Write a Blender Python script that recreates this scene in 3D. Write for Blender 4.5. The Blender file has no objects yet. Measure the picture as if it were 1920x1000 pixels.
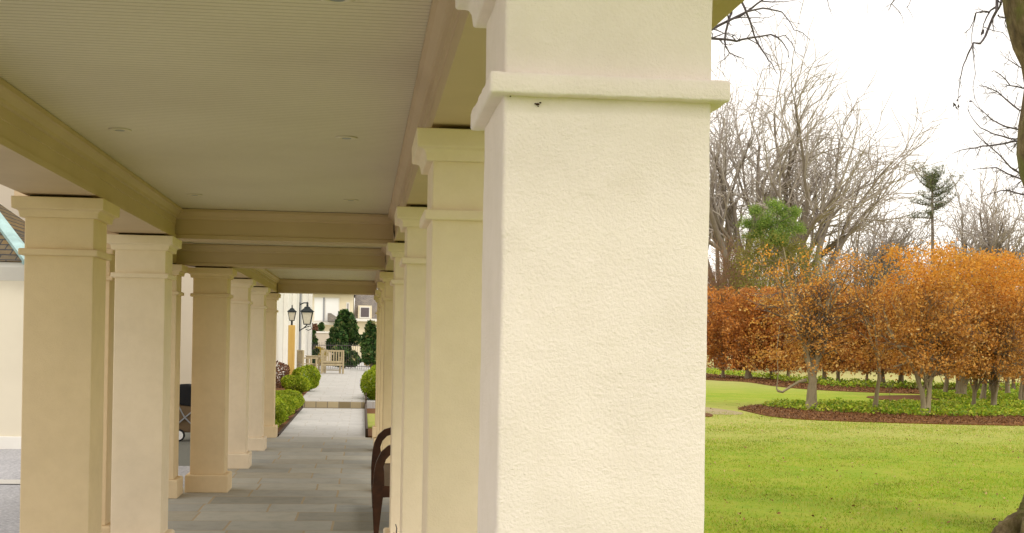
import bpy, bmesh, math, random
import numpy as np
from mathutils import Vector, Matrix

scene = bpy.context.scene
col = scene.collection
R = math.radians

# ------------------------------------------------------------------ camera
EYE = Vector((0, 0, 1.67)); PSI = 0.1132; ROLL = 0.0177; FPX = 2460.0; HY = 640.0
FW = Vector((math.sin(PSI), math.cos(PSI), 0)); RT = Vector((math.cos(PSI), -math.sin(PSI), 0)); UP = Vector((0, 0, 1))
cam_d = bpy.data.cameras.new('camera'); cam = bpy.data.objects.new('camera', cam_d); col.objects.link(cam)
cr = (RT + ROLL * UP).normalized(); cu = (UP - ROLL * RT).normalized(); cb = -FW
m = Matrix.Identity(4)
for i in range(3):
    m[i][0] = cr[i]; m[i][1] = cu[i]; m[i][2] = cb[i]; m[i][3] = EYE[i]
cam.matrix_world = m
cam_d.sensor_fit = 'HORIZONTAL'; cam_d.sensor_width = 36; cam_d.lens = 36 * FPX / 1920
cam_d.shift_y = (HY - 500) / 1920; cam_d.clip_start = 0.05; cam_d.clip_end = 5000
scene.camera = cam

def ray(px, py):
    a_, b_ = px - 960, py - HY
    a = a_ + b_ * ROLL; b = b_ - a_ * ROLL
    return (FW * FPX + RT * a - UP * b) / FPX
def at(px, py, d):                 # world point seen at that pixel of the survey photo, d metres deep
    return EYE + ray(px, py) * d
def ground(px, py, z=0.0):
    r = ray(px, py); return EYE + r * ((z - EYE.z) / r.z)

# ------------------------------------------------------------------ helpers
def children(o): return [c for c in bpy.data.objects if c.parent == o]
def tag(o, label=None, cat=None, group=None, kind=None):
    if label: o['label'] = label
    if cat: o['category'] = cat
    if group: o['group'] = group
    if kind: o['kind'] = kind
    return o
def thing(name, label, cat, loc=(0, 0, 0), rz=0.0, group=None):
    o = bpy.data.objects.new(name, None); col.objects.link(o)
    o.empty_display_size = 0.2
    o.location = loc; o.rotation_euler = (0, 0, rz)
    return tag(o, label, cat, group)
def link(name, me, mat, parent=None):
    o = bpy.data.objects.new(name, me); col.objects.link(o)
    if mat is not None and len(me.materials) == 0: me.materials.append(mat)
    if parent is not None: o.parent = parent
    return o

class MB:
    def __init__(s): s.v = []; s.f = []
    def add(s, vs, fs):
        n = len(s.v); s.v += [tuple(p) for p in vs]; s.f += [tuple(i + n for i in f) for f in fs]; return s
    def box(s, x0, x1, y0, y1, z0, z1, M=None):
        vs = [Vector((x, y, z)) for z in (z0, z1) for y in (y0, y1) for x in (x0, x1)]
        if M is not None: vs = [M @ v for v in vs]
        return s.add(vs, [(0, 2, 3, 1), (4, 5, 7, 6), (0, 1, 5, 4), (2, 6, 7, 3), (0, 4, 6, 2), (1, 3, 7, 5)])
    def tube(s, pts, rad, n=8, cap=True):
        pts = [Vector(p) for p in pts]
        if not hasattr(rad, '__len__'): rad = [rad] * len(pts)
        rings = []; ref = None
        for i, p in enumerate(pts):
            t = (pts[min(i + 1, len(pts) - 1)] - pts[max(i - 1, 0)])
            t = t.normalized() if t.length > 1e-9 else Vector((0, 0, 1))
            if ref is None:
                ref = t.orthogonal().normalized()
            else:
                ref = ref - t * ref.dot(t)
                ref = ref.normalized() if ref.length > 1e-6 else t.orthogonal().normalized()
            b = t.cross(ref)
            rings.append([p + (ref * math.cos(k * 2 * math.pi / n) + b * math.sin(k * 2 * math.pi / n)) * rad[i] for k in range(n)])
        vs = [v for r in rings for v in r]; fs = []
        for i in range(len(pts) - 1):
            for k in range(n):
                fs.append((i * n + k, i * n + (k + 1) % n, (i + 1) * n + (k + 1) % n, (i + 1) * n + k))
        if cap:
            fs.append(tuple(reversed(range(n)))); fs.append(tuple((len(pts) - 1) * n + k for k in range(n)))
        return s.add(vs, fs)
    def lathe(s, prof, n=16, c=(0, 0, 0), M=None):
        vs = []; fs = []
        for r, z in prof:
            for k in range(n):
                a = 2 * math.pi * k / n
                p = Vector((c[0] + r * math.cos(a), c[1] + r * math.sin(a), c[2] + z))
                vs.append(M @ p if M is not None else p)
        L = len(prof)
        for i in range(L - 1):
            for k in range(n):
                fs.append((i * n + k, i * n + (k + 1) % n, (i + 1) * n + (k + 1) % n, (i + 1) * n + k))
        fs.append(tuple(reversed(range(n)))); fs.append(tuple((L - 1) * n + k for k in range(n)))
        return s.add(vs, fs)
    def prism(s, poly, y0, y1, M=None):      # polygon in x,z extruded along y
        n = len(poly)
        vs = [Vector((x, y0, z)) for x, z in poly] + [Vector((x, y1, z)) for x, z in poly]
        if M is not None: vs = [M @ v for v in vs]
        fs = [tuple(range(n)), tuple(reversed(range(n, 2 * n)))]
        fs += [((i + 1) % n, i, n + i, n + (i + 1) % n) for i in range(n)]
        return s.add(vs, fs)
    def sqstack(s, rows, ox=0.0, oy=0.0):    # square section stack: (half, z)
        vs = []; fs = []
        for h, z in rows:
            vs += [(ox - h, oy - h, z), (ox + h, oy - h, z), (ox + h, oy + h, z), (ox - h, oy + h, z)]
        for i in range(len(rows) - 1):
            for k in range(4):
                fs.append((i * 4 + k, i * 4 + (k + 1) % 4, i * 4 + 4 + (k + 1) % 4, i * 4 + 4 + k))
        fs.append((3, 2, 1, 0)); L = len(rows) - 1
        fs.append((L * 4, L * 4 + 1, L * 4 + 2, L * 4 + 3))
        return s.add(vs, fs)
    def mesh(s, name, bevel=0.0, seg=2, smooth=False):
        me = bpy.data.meshes.new(name); me.from_pydata(s.v, [], s.f); me.validate()
        bm = bmesh.new(); bm.from_mesh(me)
        bmesh.ops.recalc_face_normals(bm, faces=bm.faces)
        if bevel > 0:
            ed = [e for e in bm.edges if len(e.link_faces) == 2 and e.calc_face_angle(0) > 0.5]
            bmesh.ops.bevel(bm, geom=ed, offset=bevel, segments=seg, affect='EDGES', profile=0.5, clamp_overlap=True)
        if smooth:
            for f in bm.faces: f.smooth = True
        bm.to_mesh(me); bm.free(); return me
    def build(s, name, mat, parent=None, bevel=0.0, seg=2, smooth=False):
        return link(name, s.mesh(name, bevel, seg, smooth), mat, parent)

def mesh_np(name, V, F, smooth=False):
    me = bpy.data.meshes.new(name); V = np.asarray(V, np.float32); F = np.asarray(F, np.int32); k = F.shape[1]
    me.vertices.add(len(V)); me.vertices.foreach_set('co', V.ravel())
    me.loops.add(F.size); me.loops.foreach_set('vertex_index', F.ravel())
    me.polygons.add(len(F)); me.polygons.foreach_set('loop_start', np.arange(0, F.size, k, dtype=np.int32))
    if smooth: me.polygons.foreach_set('use_smooth', np.ones(len(F), bool))
    me.update(calc_edges=True); me.validate(); return me

def leaf_mesh(name, C, size, rng, up=0.0, aspect=0.6, droop=0.0):
    C = np.asarray(C, float); n = len(C)
    size = np.asarray(size, float) * np.ones(n)
    N = rng.normal(size=(n, 3)); N[:, 2] += up; N /= np.linalg.norm(N, axis=1)[:, None]
    T = rng.normal(size=(n, 3)); T[:, 2] -= droop; T -= N * (T * N).sum(1)[:, None]; T /= np.linalg.norm(T, axis=1)[:, None]
    B = np.cross(N, T); s = (size * rng.uniform(0.65, 1.35, n))[:, None]
    fold = N * s * rng.uniform(-.15, .25, n)[:, None]
    V = np.stack([C - T * s, C + B * s * aspect + fold, C + T * s, C - B * s * aspect + fold], 1).reshape(-1, 3)
    return mesh_np(name, V, np.arange(4 * n).reshape(n, 4))

def seg_mesh(name, S, n=4):
    """S: list of (p0,p1,r0,r1) -> tapered prisms"""
    A = np.array([list(p0) + list(p1) + [r0, r1] for p0, p1, r0, r1 in S], float)
    P, Q = A[:, :3], A[:, 3:6]; D = Q - P; L = np.linalg.norm(D, axis=1)[:, None] + 1e-9; D = D / L
    P = P - D * A[:, 6:7] * 0.3; Q = Q + D * A[:, 7:8] * 0.3
    H = np.where(np.abs(D[:, 2:3]) > 0.9, np.array([[1., 0, 0]]), np.array([[0, 0, 1.]]))
    U = np.cross(D, H); U /= np.linalg.norm(U, axis=1)[:, None]; W = np.cross(D, U)
    V = []
    for k in range(n):
        c, s_ = math.cos(2 * math.pi * k / n), math.sin(2 * math.pi * k / n)
        V.append(P + (U * c + W * s_) * A[:, 6:7])
    for k in range(n):
        c, s_ = math.cos(2 * math.pi * k / n), math.sin(2 * math.pi * k / n)
        V.append(Q + (U * c + W * s_) * A[:, 7:8])
    V = np.stack(V, 1).reshape(-1, 3); m_ = len(A); base = (np.arange(m_) * 2 * n)[:, None]
    F = np.concatenate([base + np.array([[k, (k + 1) % n, n + (k + 1) % n, n + k]]) for k in range(n)], 0)
    return mesh_np(name, V, F, smooth=True)

# ------------------------------------------------------------------ materials
class NT:
    def __init__(s, name):
        s.m = bpy.data.materials.new(name); s.m.use_nodes = True; s.t = s.m.node_tree; s.N = s.t.nodes; s.L = s.t.links
        s.b = s.N['Principled BSDF']; s.b.inputs['Specular IOR Level'].default_value = 0.25
    def n(s, typ, **kw):
        nd = s.N.new(typ)
        for k, v in kw.items(): setattr(nd, k, v)
        return nd
    def pos(s): return s.n('ShaderNodeNewGeometry').outputs['Position']
    def noise(s, scale, detail=4, rough=.55, vec=None, sx=None):
        nd = s.n('ShaderNodeTexNoise'); nd.inputs['Scale'].default_value = scale; nd.inputs['Detail'].default_value = detail; nd.inputs['Roughness'].default_value = rough
        v = vec if vec is not None else s.pos()
        if sx is not None:
            mp = s.n('ShaderNodeMapping'); mp.inputs['Scale'].default_value = sx; s.L.new(v, mp.inputs['Vector']); v = mp.outputs['Vector']
        s.L.new(v, nd.inputs['Vector']); return nd.outputs['Fac']
    def ramp(s, fac, stops):
        nd = s.n('ShaderNodeValToRGB'); e = nd.color_ramp.elements
        while len(e) < len(stops): e.new(0.5)
        for i, (p, c) in enumerate(stops):
            e[i].position = p; e[i].color = (c[0], c[1], c[2], 1) if hasattr(c, '__len__') else (c, c, c, 1)
        s.L.new(fac, nd.inputs['Fac']); return nd.outputs['Color']
    def mix(s, a, b, fac, mode='MIX'):
        nd = s.n('ShaderNodeMix', data_type='RGBA', blend_type=mode)
        for sock, v in ((nd.inputs[6], a), (nd.inputs[7], b), (nd.inputs[0], fac)):
            if hasattr(v, 'is_linked') or isinstance(v, bpy.types.NodeSocket): s.L.new(v, sock)
            elif hasattr(v, '__len__'): sock.default_value = (v[0], v[1], v[2], 1)
            else: sock.default_value = v
        return nd.outputs[2]
    def math(s, op, a, b=0.0):
        nd = s.n('ShaderNodeMath', operation=op)
        for i, v in enumerate((a, b)):
            if isinstance(v, bpy.types.NodeSocket): s.L.new(v, nd.inputs[i])
            else: nd.inputs[i].default_value = v
        return nd.outputs[0]
    def bump(s, h, strength=.3, dist=.01, prev=None):
        nd = s.n('ShaderNodeBump'); nd.inputs['Strength'].default_value = strength; nd.inputs['Distance'].default_value = dist
        s.L.new(h, nd.inputs['Height'])
        if prev is not None: s.L.new(prev, nd.inputs['Normal'])
        return nd.outputs['Normal']
    def done(s, color=None, rough=.8, normal=None, metallic=0.0):
        if color is not None:
            if isinstance(color, bpy.types.NodeSocket): s.L.new(color, s.b.inputs['Base Color'])
            else: s.b.inputs['Base Color'].default_value = (*color, 1)
        if isinstance(rough, bpy.types.NodeSocket): s.L.new(rough, s.b.inputs['Roughness'])
        else: s.b.inputs['Roughness'].default_value = rough
        s.b.inputs['Metallic'].default_value = metallic
        if normal is not None: s.L.new(normal, s.b.inputs['Normal'])
        return s.m

def mat_stucco(name, base, big=.02, amp=1.0):
    t = NT(name)
    b2 = tuple(c * .93 for c in base); b3 = tuple(min(1, c * 1.03) for c in base)
    c = t.ramp(t.noise(1.7, 5, .6), [(.3, b2), (.5, base), (.75, b3)])
    c = t.mix(c, t.ramp(t.noise(9, 6, .7), [(.35, (.93, .92, .9)), (.6, (1, 1, 1))]), .6, 'MULTIPLY')
    fine = t.noise(165, 5, .66)
    pits = t.ramp(t.noise(95, 3, .5), [(.60, 0.0), (.70, 1.0)])
    trowel = t.noise(11, 7, .62, sx=(1.0, 1.0, .55))
    # sparse curved trowel ridges, only in patches
    w = t.n('ShaderNodeTexWave', wave_type='RINGS', rings_direction='SPHERICAL'); w.inputs['Scale'].default_value = 3.1; w.inputs['Distortion'].default_value = 9; w.inputs['Detail'].default_value = 4; w.inputs['Detail Scale'].default_value = 2.2
    t.L.new(t.pos(), w.inputs['Vector'])
    patch = t.ramp(t.noise(3.3, 3, .5), [(.52, 0.0), (.68, 1.0)])
    ridge = t.math('MULTIPLY', t.ramp(w.outputs['Fac'], [(.80, 0.0), (.97, 1.0)]), patch)
    n1 = t.bump(fine, .8 * amp, .0032)
    n2 = t.bump(pits, .22 * amp, .002, n1)
    n3 = t.bump(trowel, .28 * amp, big * .5, n2)
    n3 = t.bump(ridge, .35 * amp, .002, n3)
    return t.done(c, .85, n3)

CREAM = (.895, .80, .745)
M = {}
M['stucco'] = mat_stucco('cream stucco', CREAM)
M['stucco_shade'] = mat_stucco('cream stucco with shade in its colour', (.775, .617, .395), .010, .7)  # same stucco, darkened in colour to stand for shade on the dim pillars
M['stucco_lit'] = mat_stucco('cream stucco with light in its colour', (.875, .742, .56), .010, .7)  # lighter copy of that stucco, light painted in for the brighter pillars

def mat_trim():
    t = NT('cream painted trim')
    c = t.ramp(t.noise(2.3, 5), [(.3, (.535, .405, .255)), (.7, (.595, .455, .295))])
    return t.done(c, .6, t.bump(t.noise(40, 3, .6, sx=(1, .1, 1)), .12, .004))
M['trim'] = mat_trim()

def mat_bead():
    t = NT('beadboard ceiling')
    sp = t.n('ShaderNodeSeparateXYZ'); t.L.new(t.pos(), sp.inputs[0])
    fr = t.math('FRACT', t.math('MULTIPLY', sp.outputs['Y'], 1 / .041))
    g = t.ramp(fr, [(0, .0), (.1, .0), (.2, 1.0), (.9, 1.0), (1, .0)])
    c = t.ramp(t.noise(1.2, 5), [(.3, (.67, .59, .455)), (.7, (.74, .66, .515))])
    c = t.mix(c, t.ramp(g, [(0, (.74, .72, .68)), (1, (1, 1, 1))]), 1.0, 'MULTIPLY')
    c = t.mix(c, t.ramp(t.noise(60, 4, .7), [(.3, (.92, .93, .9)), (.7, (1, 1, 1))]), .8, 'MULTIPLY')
    return t.done(c, .55, t.bump(g, .5, .004))
M['bead'] = mat_bead()

def mat_slabs(name, cols, mortar, bw, rh, msize, rough=.7, offset=.37, spec=.25):
    t = NT(name); t.b.inputs['Specular IOR Level'].default_value = spec
    mp = t.n('ShaderNodeMapping'); t.L.new(t.pos(), mp.inputs['Vector']); mp.inputs['Rotation'].default_value = (0, 0, 0); mp.inputs['Location'].default_value = (.23, .11, 0)
    dn = t.n('ShaderNodeTexNoise'); dn.inputs['Scale'].default_value = 3; t.L.new(t.pos(), dn.inputs['Vector'])
    vm = t.n('ShaderNodeVectorMath', operation='MULTIPLY_ADD'); t.L.new(dn.outputs['Color'], vm.inputs[0]); vm.inputs[1].default_value = (.02, .02, 0); t.L.new(mp.outputs['Vector'], vm.inputs[2])
    br = t.n('ShaderNodeTexBrick', offset=offset, squash=.7, squash_frequency=3)
    t.L.new(vm.outputs['Vector'], br.inputs['Vector'])
    br.inputs['Scale'].default_value = 1; br.inputs['Brick Width'].default_value = bw; br.inputs['Row Height'].default_value = rh
    br.inputs['Mortar Size'].default_value = msize; br.inputs['Mortar Smooth'].default_value = .3; br.inputs['Bias'].default_value = 0
    br.inputs['Color1'].default_value = (0, 0, 0, 1); br.inputs['Color2'].default_value = (1, 1, 1, 1); br.inputs['Mortar'].default_value = (.5, .5, .5, 1)
    c = t.ramp(br.outputs['Color'], [(i / (len(cols) - 1), cc) for i, cc in enumerate(cols)])
    c = t.mix(c, t.ramp(t.noise(5, 7, .7), [(.25, (.72, .74, .72)), (.55, (1, 1, 1)), (.8, (1.0, .93, .82))]), .8, 'MULTIPLY')
    c = t.mix(c, mortar, br.outputs['Fac'])
    nb = t.bump(t.noise(25, 6, .65), .25, .01)
    inv = t.math('SUBTRACT', 1.0, br.outputs['Fac'])
    return t.done(c, rough, t.bump(inv, .5, .006, nb))
M['slate'] = mat_slabs('flagstone', [(.30, .29, .25), (.39, .385, .355), (.45, .435, .38), (.34, .345, .33), (.41, .375, .30)], (.40, .32, .21), .92, .61, .012, rough=.75, spec=.2)
M['path'] = mat_slabs('pale path paving', [(.47, .46, .445), (.52, .51, .49), (.49, .48, .465)], (.42, .39, .34), .6, .45, .008, rough=.75)
M['patio'] = mat_slabs('pale patio paving', [(.47, .46, .44), (.52, .51, .49), (.49, .47, .45)], (.40, .37, .33), .8, .6, .012, rough=.75)

def mat_speck(name, cols, scale, rough=.9, bumpd=.01, big=1.0, bigc=None):
    t = NT(name)
    c = t.ramp(t.noise(scale, 6, .75), cols)
    if bigc: c = t.mix(c, t.ramp(t.noise(big, 4, .6), bigc), 1.0, 'MULTIPLY')
    return t.done(c, rough, t.bump(t.noise(scale * 1.3, 5, .7), .5, bumpd))
M['gravel'] = mat_speck('grey gravel', [(.3, (.22, .22, .23)), (.5, (.44, .44, .46)), (.72, (.66, .65, .66))], 26, bumpd=.02, big=.8, bigc=[(.3, (.85, .85, .87)), (.7, (1, 1, 1))])
M['asphalt'] = mat_speck('worn asphalt', [(.3, (.13, .135, .12)), (.7, (.22, .22, .19))], 60)
M['kerbstone'] = mat_speck('pale kerb stone', [(.3, (.5, .48, .44)), (.7, (.62, .6, .56))], 30)
M['mulch'] = mat_speck('brown bark mulch', [(.25, (.065, .027, .008)), (.5, (.16, .068, .018)), (.75, (.28, .135, .045))], 34, bumpd=.03, big=1.5, bigc=[(.3, (.75, .75, .75)), (.7, (1.1, 1.05, 1))])

def mat_lawn():
    t = NT('patchy lawn')
    a = t.noise(.55, 6, .68); b = t.noise(3.1, 7, .74); f = t.noise(26, 5, .8)
    c = t.ramp(a, [(.30, (.18, .32, .012)), (.46, (.275, .375, .018)), (.60, (.40, .41, .045)), (.75, (.47, .41, .12))])
    c2 = t.ramp(b, [(.28, (.16, .305, .010)), (.48, (.275, .375, .018)), (.64, (.39, .39, .05)), (.8, (.44, .33, .12))])
    c = t.mix(c, c2, .55)
    c = t.mix(c, t.ramp(f, [(.25, (.6, .64, .55)), (.45, (.95, .96, .95)), (.6, (1.05, 1.05, 1)), (.75, (1.3, 1.2, 1.15))]), .85, 'MULTIPLY')
    # fades to straw farther off, where the grass is thin
    sp = t.n('ShaderNodeSeparateXYZ'); t.L.new(t.pos(), sp.inputs[0])
    mr = t.n('ShaderNodeMapRange'); mr.inputs[1].default_value = 46; mr.inputs[2].default_value = 72; t.L.new(sp.outputs['Y'], mr.inputs[0])
    c = t.mix(c, (.50, .45, .19), t.math('MULTIPLY', mr.outputs[0], .85))
    # worn strip in front of the tree bed
    mr2 = t.n('ShaderNodeMapRange', interpolation_type='SMOOTHSTEP'); mr2.inputs[1].default_value = 19; mr2.inputs[2].default_value = 29; t.L.new(sp.outputs['Y'], mr2.inputs[0])
    mr3 = t.n('ShaderNodeMapRange', interpolation_type='SMOOTHSTEP'); mr3.inputs[1].default_value = 44; mr3.inputs[2].default_value = 32; t.L.new(sp.outputs['Y'], mr3.inputs[0])
    k = t.math('MULTIPLY', t.math('MULTIPLY', mr2.outputs[0], mr3.outputs[0]), t.ramp(b, [(.3, .35), (.7, .9)]))
    c = t.mix(c, (.50, .46, .15), k)
    return t.done(c, .95, t.bump(t.noise(60, 4, .8), .8, .03))
M['lawn'] = mat_lawn()
M['soil'] = mat_speck('bare sandy soil', [(.3, (.34, .26, .15)), (.7, (.46, .37, .23))], 14, big=1.2, bigc=[(.3, (.8, .85, .7)), (.7, (1, 1, 1))])

def mat_leaf(name, stops, trans=.3, rough=.6):
    t = NT(name)
    g = t.n('ShaderNodeNewGeometry')
    c = t.ramp(g.outputs['Random Per Island'], stops)
    c = t.mix(c, t.ramp(t.noise(1.3, 3, .6), [(.3, (.55, .55, .55)), (.5, (.9, .9, .9)), (.7, (1.15, 1.12, 1.05))]), .9, 'MULTIPLY')
    t.done(c, rough)
    tr = t.n('ShaderNodeBsdfTranslucent'); t.L.new(c, tr.inputs['Color'])
    ms = t.n('ShaderNodeMixShader'); ms.inputs[0].default_value = trans
    t.L.new(t.b.outputs[0], ms.inputs[1]); t.L.new(tr.outputs[0], ms.inputs[2]); t.L.new(ms.outputs[0], t.N['Material Output'].inputs['Surface'])
    return t.m
M['beech'] = mat_leaf('copper beech leaf', [(0, (.32, .15, .05)), (.3, (.56, .27, .06)), (.6, (.76, .375, .075)), (.85, (.86, .50, .12)), (1, (.9, .66, .28))], .42)
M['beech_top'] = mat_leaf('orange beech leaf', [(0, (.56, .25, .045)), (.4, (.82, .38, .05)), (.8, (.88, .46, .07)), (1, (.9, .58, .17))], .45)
M['beech_far'] = mat_leaf('rust beech leaf', [(0, (.30, .125, .045)), (.4, (.57, .235, .055)), (.8, (.76, .335, .07)), (1, (.84, .48, .16))], .4)
M['cover'] = mat_leaf('ground cover leaf', [(0, (.14, .27, .015)), (.4, (.32, .50, .03)), (.8, (.54, .64, .05)), (1, (.66, .66, .10))], .3)
M['box'] = mat_leaf('boxwood leaf', [(0, (.14, .22, .012)), (.4, (.30, .42, .02)), (.8, (.47, .55, .03)), (1, (.58, .6, .07))], .35)
M['holly'] = mat_leaf('dark evergreen leaf', [(0, (.022, .06, .016)), (.5, (.055, .13, .03)), (.88, (.12, .22, .05)), (1, (.42, .36, .16))], .15)
M['pine'] = mat_leaf('pine needles', [(0, (.09, .19, .03)), (.5, (.26, .41, .07)), (1, (.46, .56, .14))], .25)
M['pine_dull'] = mat_leaf('grey green pine needles', [(0, (.07, .10, .04)), (.5, (.16, .19, .08)), (1, (.28, .29, .13))], .25)
M['loose'] = mat_leaf('thin yellow green foliage', [(0, (.16, .17, .03)), (.5, (.28, .27, .05)), (1, (.42, .36, .1))], .35)
M['gold'] = mat_leaf('golden shrub leaf', [(0, (.34, .26, .02)), (.6, (.52, .38, .03)), (1, (.6, .45, .08))], .35)
M['rust'] = mat_leaf('withered brown leaf', [(0, (.10, .04, .02)), (.6, (.24, .11, .06)), (1, (.36, .2, .12))], .2)
M['chip'] = mat_leaf('bark chip', [(0, (.07, .027, .008)), (.5, (.185, .078, .020)), (.9, (.31, .15, .05)), (1, (.44, .27, .12))], 0.0)
M['grass'] = mat_leaf('grass blade', [(0, (.20, .39, .012)), (.5, (.33, .46, .018)), (.8, (.46, .46, .05)), (1, (.58, .44, .13))], .3)
M['litter'] = mat_leaf('fallen leaf', [(0, (.12, .06, .02)), (.5, (.32, .17, .05)), (1, (.6, .42, .2))], .1)

def mat_bark(name, a, b, sc=8, stretch=(1, 1, .25), bd=.02):
    t = NT(name)
    c = t.ramp(t.noise(sc, 6, .7, sx=stretch), [(.3, a), (.7, b)])
    return t.done(c, .9, t.bump(t.noise(sc * 1.6, 6, .7, sx=stretch), .6, bd))
M['bark'] = mat_bark('grey brown bark', (.13, .10, .075), (.27, .22, .165))
M['bark_far'] = mat_bark('far bark', (.17, .142, .12), (.29, .245, .205), 3)
M['twig'] = mat_bark('fine twig bark', (.36, .315, .285), (.48, .425, .385), 3)
M['twig_dark'] = mat_bark('dark twig bark', (.075, .062, .07), (.13, .11, .115), 10)
M['brush'] = mat_bark('reddish brush twig', (.25, .145, .085), (.40, .25, .155), 3)
M['beech_bark'] = mat_bark('smooth beech bark', (.22, .185, .115), (.43, .365, .235), 6)
def mat_mossbark():
    t = NT('mossy rough bark')
    c = t.ramp(t.noise(9, 7, .75, sx=(1, 1, .5)), [(.3, (.07, .05, .03)), (.5, (.18, .13, .065)), (.7, (.32, .25, .14))])
    c = t.mix(c, (.16, .17, .04), t.ramp(t.noise(2.2, 5, .7), [(.48, 0.0), (.64, .75)]))
    n1 = t.bump(t.noise(16, 7, .75, sx=(1, 1, .4)), .9, .05)
    return t.done(c, .95, n1)
M['moss'] = mat_mossbark()
def mat_wood(name, a, b, rough=.5, sc=6, stretch=(1, 1, 1)):
    t = NT(name)
    c = t.ramp(t.noise(sc, 5, .6, sx=stretch), [(.3, a), (.7, b)])
    return t.done(c, rough, t.bump(t.noise(sc * 4, 4, .6, sx=stretch), .15, .004))
M['mahog'] = mat_wood('dark red brown wood', (.026, .010, .005), (.075, .028, .012), .4, 9, (1, 6, 1))
M['teak'] = mat_wood('weathered teak', (.36, .29, .17), (.50, .42, .27), .7, 5, (4, 4, .5))
M['pinewood'] = mat_wood('yellow new timber', (.58, .36, .09), (.68, .46, .15), .6, 5, (5, 5, .3))
def plain(name, c, rough=.6, metal=0.0, var=.08, sc=12):
    t = NT(name)
    cc = t.ramp(t.noise(sc, 4), [(.3, tuple(x * (1 - var) for x in c)), (.7, tuple(min(1, x * (1 + var)) for x in c))])
    return t.done(cc, rough, None, metal)
M['iron'] = plain('black painted iron', (.025, .032, .035), .45, .3)
M['verdigris'] = plain('bluish copper flashing', (.36, .52, .52), .6, 0, .2, 4)
M['white'] = plain('white render', (.80, .78, .73), .8, 0, .04, 2)
M['housewall'] = plain('pale cream house render', (.78, .70, .52), .85, 0, .05, 1)
M['wingwall'] = plain('cream wing render', (.72, .66, .53), .85, 0, .05, 1)
M['tallwall'] = plain('pale pinkish house render', (.58, .51, .42), .85, 0, .05, 1)
M['winwhite'] = plain('white window blind', (.86, .86, .86), .4, 0, .02, 1)
M['winframe'] = plain('grey window frame', (.30, .31, .33), .5)
M['glass'] = plain('dark window pane', (.12, .10, .11), .12)
M['lampglass'] = plain('pale frosted lantern pane', (.62, .58, .48), .3)
M['black'] = plain('black fabric', (.012, .012, .014), .8)
M['tan'] = plain('brown padded fabric', (.17, .115, .065), .85)
M['rubber'] = plain('black rubber', (.018, .018, .02), .7)
M['ring'] = plain('ceiling coloured trim', (.68, .61, .465), .6, 0, .03)
M['lensgrey'] = plain('grey lamp glass', (.22, .23, .22), .3)
M['gap'] = plain('painted gap shadow', (.06, .05, .035), .9)  # shadow under the beams, put in as a near-black colour
M['speck'] = plain('dark rusty speck', (.05, .022, .012), .9)
M['timber_edge'] = plain('dark timber edging', (.07, .045, .03), .8)
def mat_roof(name, a, b, c_):
    t = NT(name)
    mp = t.n('ShaderNodeMapping'); t.L.new(t.pos(), mp.inputs['Vector']); mp.inputs['Rotation'].default_value = (R(90), 0, 0)
    br = t.n('ShaderNodeTexBrick'); t.L.new(mp.outputs['Vector'], br.inputs['Vector'])
    br.inputs['Scale'].default_value = 1; br.inputs['Brick Width'].default_value = .24; br.inputs['Row Height'].default_value = .085; br.inputs['Mortar Size'].default_value = .01
    br.inputs['Color1'].default_value = (*a, 1); br.inputs['Color2'].default_value = (*b, 1); br.inputs['Mortar'].default_value = (*c_, 1)
    c = t.mix(br.outputs['Color'], t.ramp(t.noise(4, 6, .7), [(.3, (.6, .6, .6)), (.7, (1.2, 1.15, 1))]), 1, 'MULTIPLY')
    return t.done(c, .85, t.bump(t.noise(20, 5), .4, .02))
M['slateroof'] = mat_roof('brown slate roof', (.19, .13, .06), (.12, .10, .07), (.04, .04, .045))
M['greyroof'] = mat_roof('grey mansard roof', (.30, .27, .25), (.24, .22, .22), (.16, .15, .15))
def mat_stonestep():
    t = NT('rubble stone riser')
    mp = t.n('ShaderNodeMapping'); t.L.new(t.pos(), mp.inputs['Vector']); mp.inputs['Rotation'].default_value = (R(90), 0, 0)
    br = t.n('ShaderNodeTexBrick', offset=.43); t.L.new(mp.outputs['Vector'], br.inputs['Vector'])
    br.inputs['Scale'].default_value = 1; br.inputs['Brick Width'].default_value = .27; br.inputs['Row Height'].default_value = .5; br.inputs['Mortar Size'].default_value = .012
    br.inputs['Color1'].default_value = (.19, .145, .075, 1); br.inputs['Color2'].default_value = (.46, .38, .24, 1); br.inputs['Mortar'].default_value = (.2, .17, .12, 1)
    return t.done(br.outputs['Color'], .9, t.bump(t.noise(18, 5), .4, .02))
M['stonestep'] = mat_stonestep()

# ------------------------------------------------------------------ world and sun
w = bpy.data.worlds.new('World'); scene.world = w; w.use_nodes = True
nt = w.node_tree; nt.nodes.clear()
SUN_EL, SUN_AZ = R(50), R(150)      # compass style: from +Y towards +X ; behind the camera, to the right
sky = nt.nodes.new('ShaderNodeTexSky'); sky.sky_type = 'NISHITA'; sky.sun_disc = False; sky.sun_elevation = SUN_EL; sky.sun_rotation = SUN_AZ
bg1 = nt.nodes.new('ShaderNodeBackground'); bg1.inputs['Strength'].default_value = .1; nt.links.new(sky.outputs[0], bg1.inputs['Color'])
tc = nt.nodes.new('ShaderNodeTexCoord'); cn = nt.nodes.new('ShaderNodeTexNoise'); cn.inputs['Scale'].default_value = 2.2; cn.inputs['Detail'].default_value = 5
nt.links.new(tc.outputs['Generated'], cn.inputs['Vector'])
crp = nt.nodes.new('ShaderNodeValToRGB'); crp.color_ramp.elements[0].position = .25; crp.color_ramp.elements[0].color = (.97, .915, .84, 1); crp.color_ramp.elements[1].position = .7; crp.color_ramp.elements[1].color = (1, .94, .865, 1)
nt.links.new(cn.outputs['Fac'], crp.inputs['Fac'])
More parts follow.
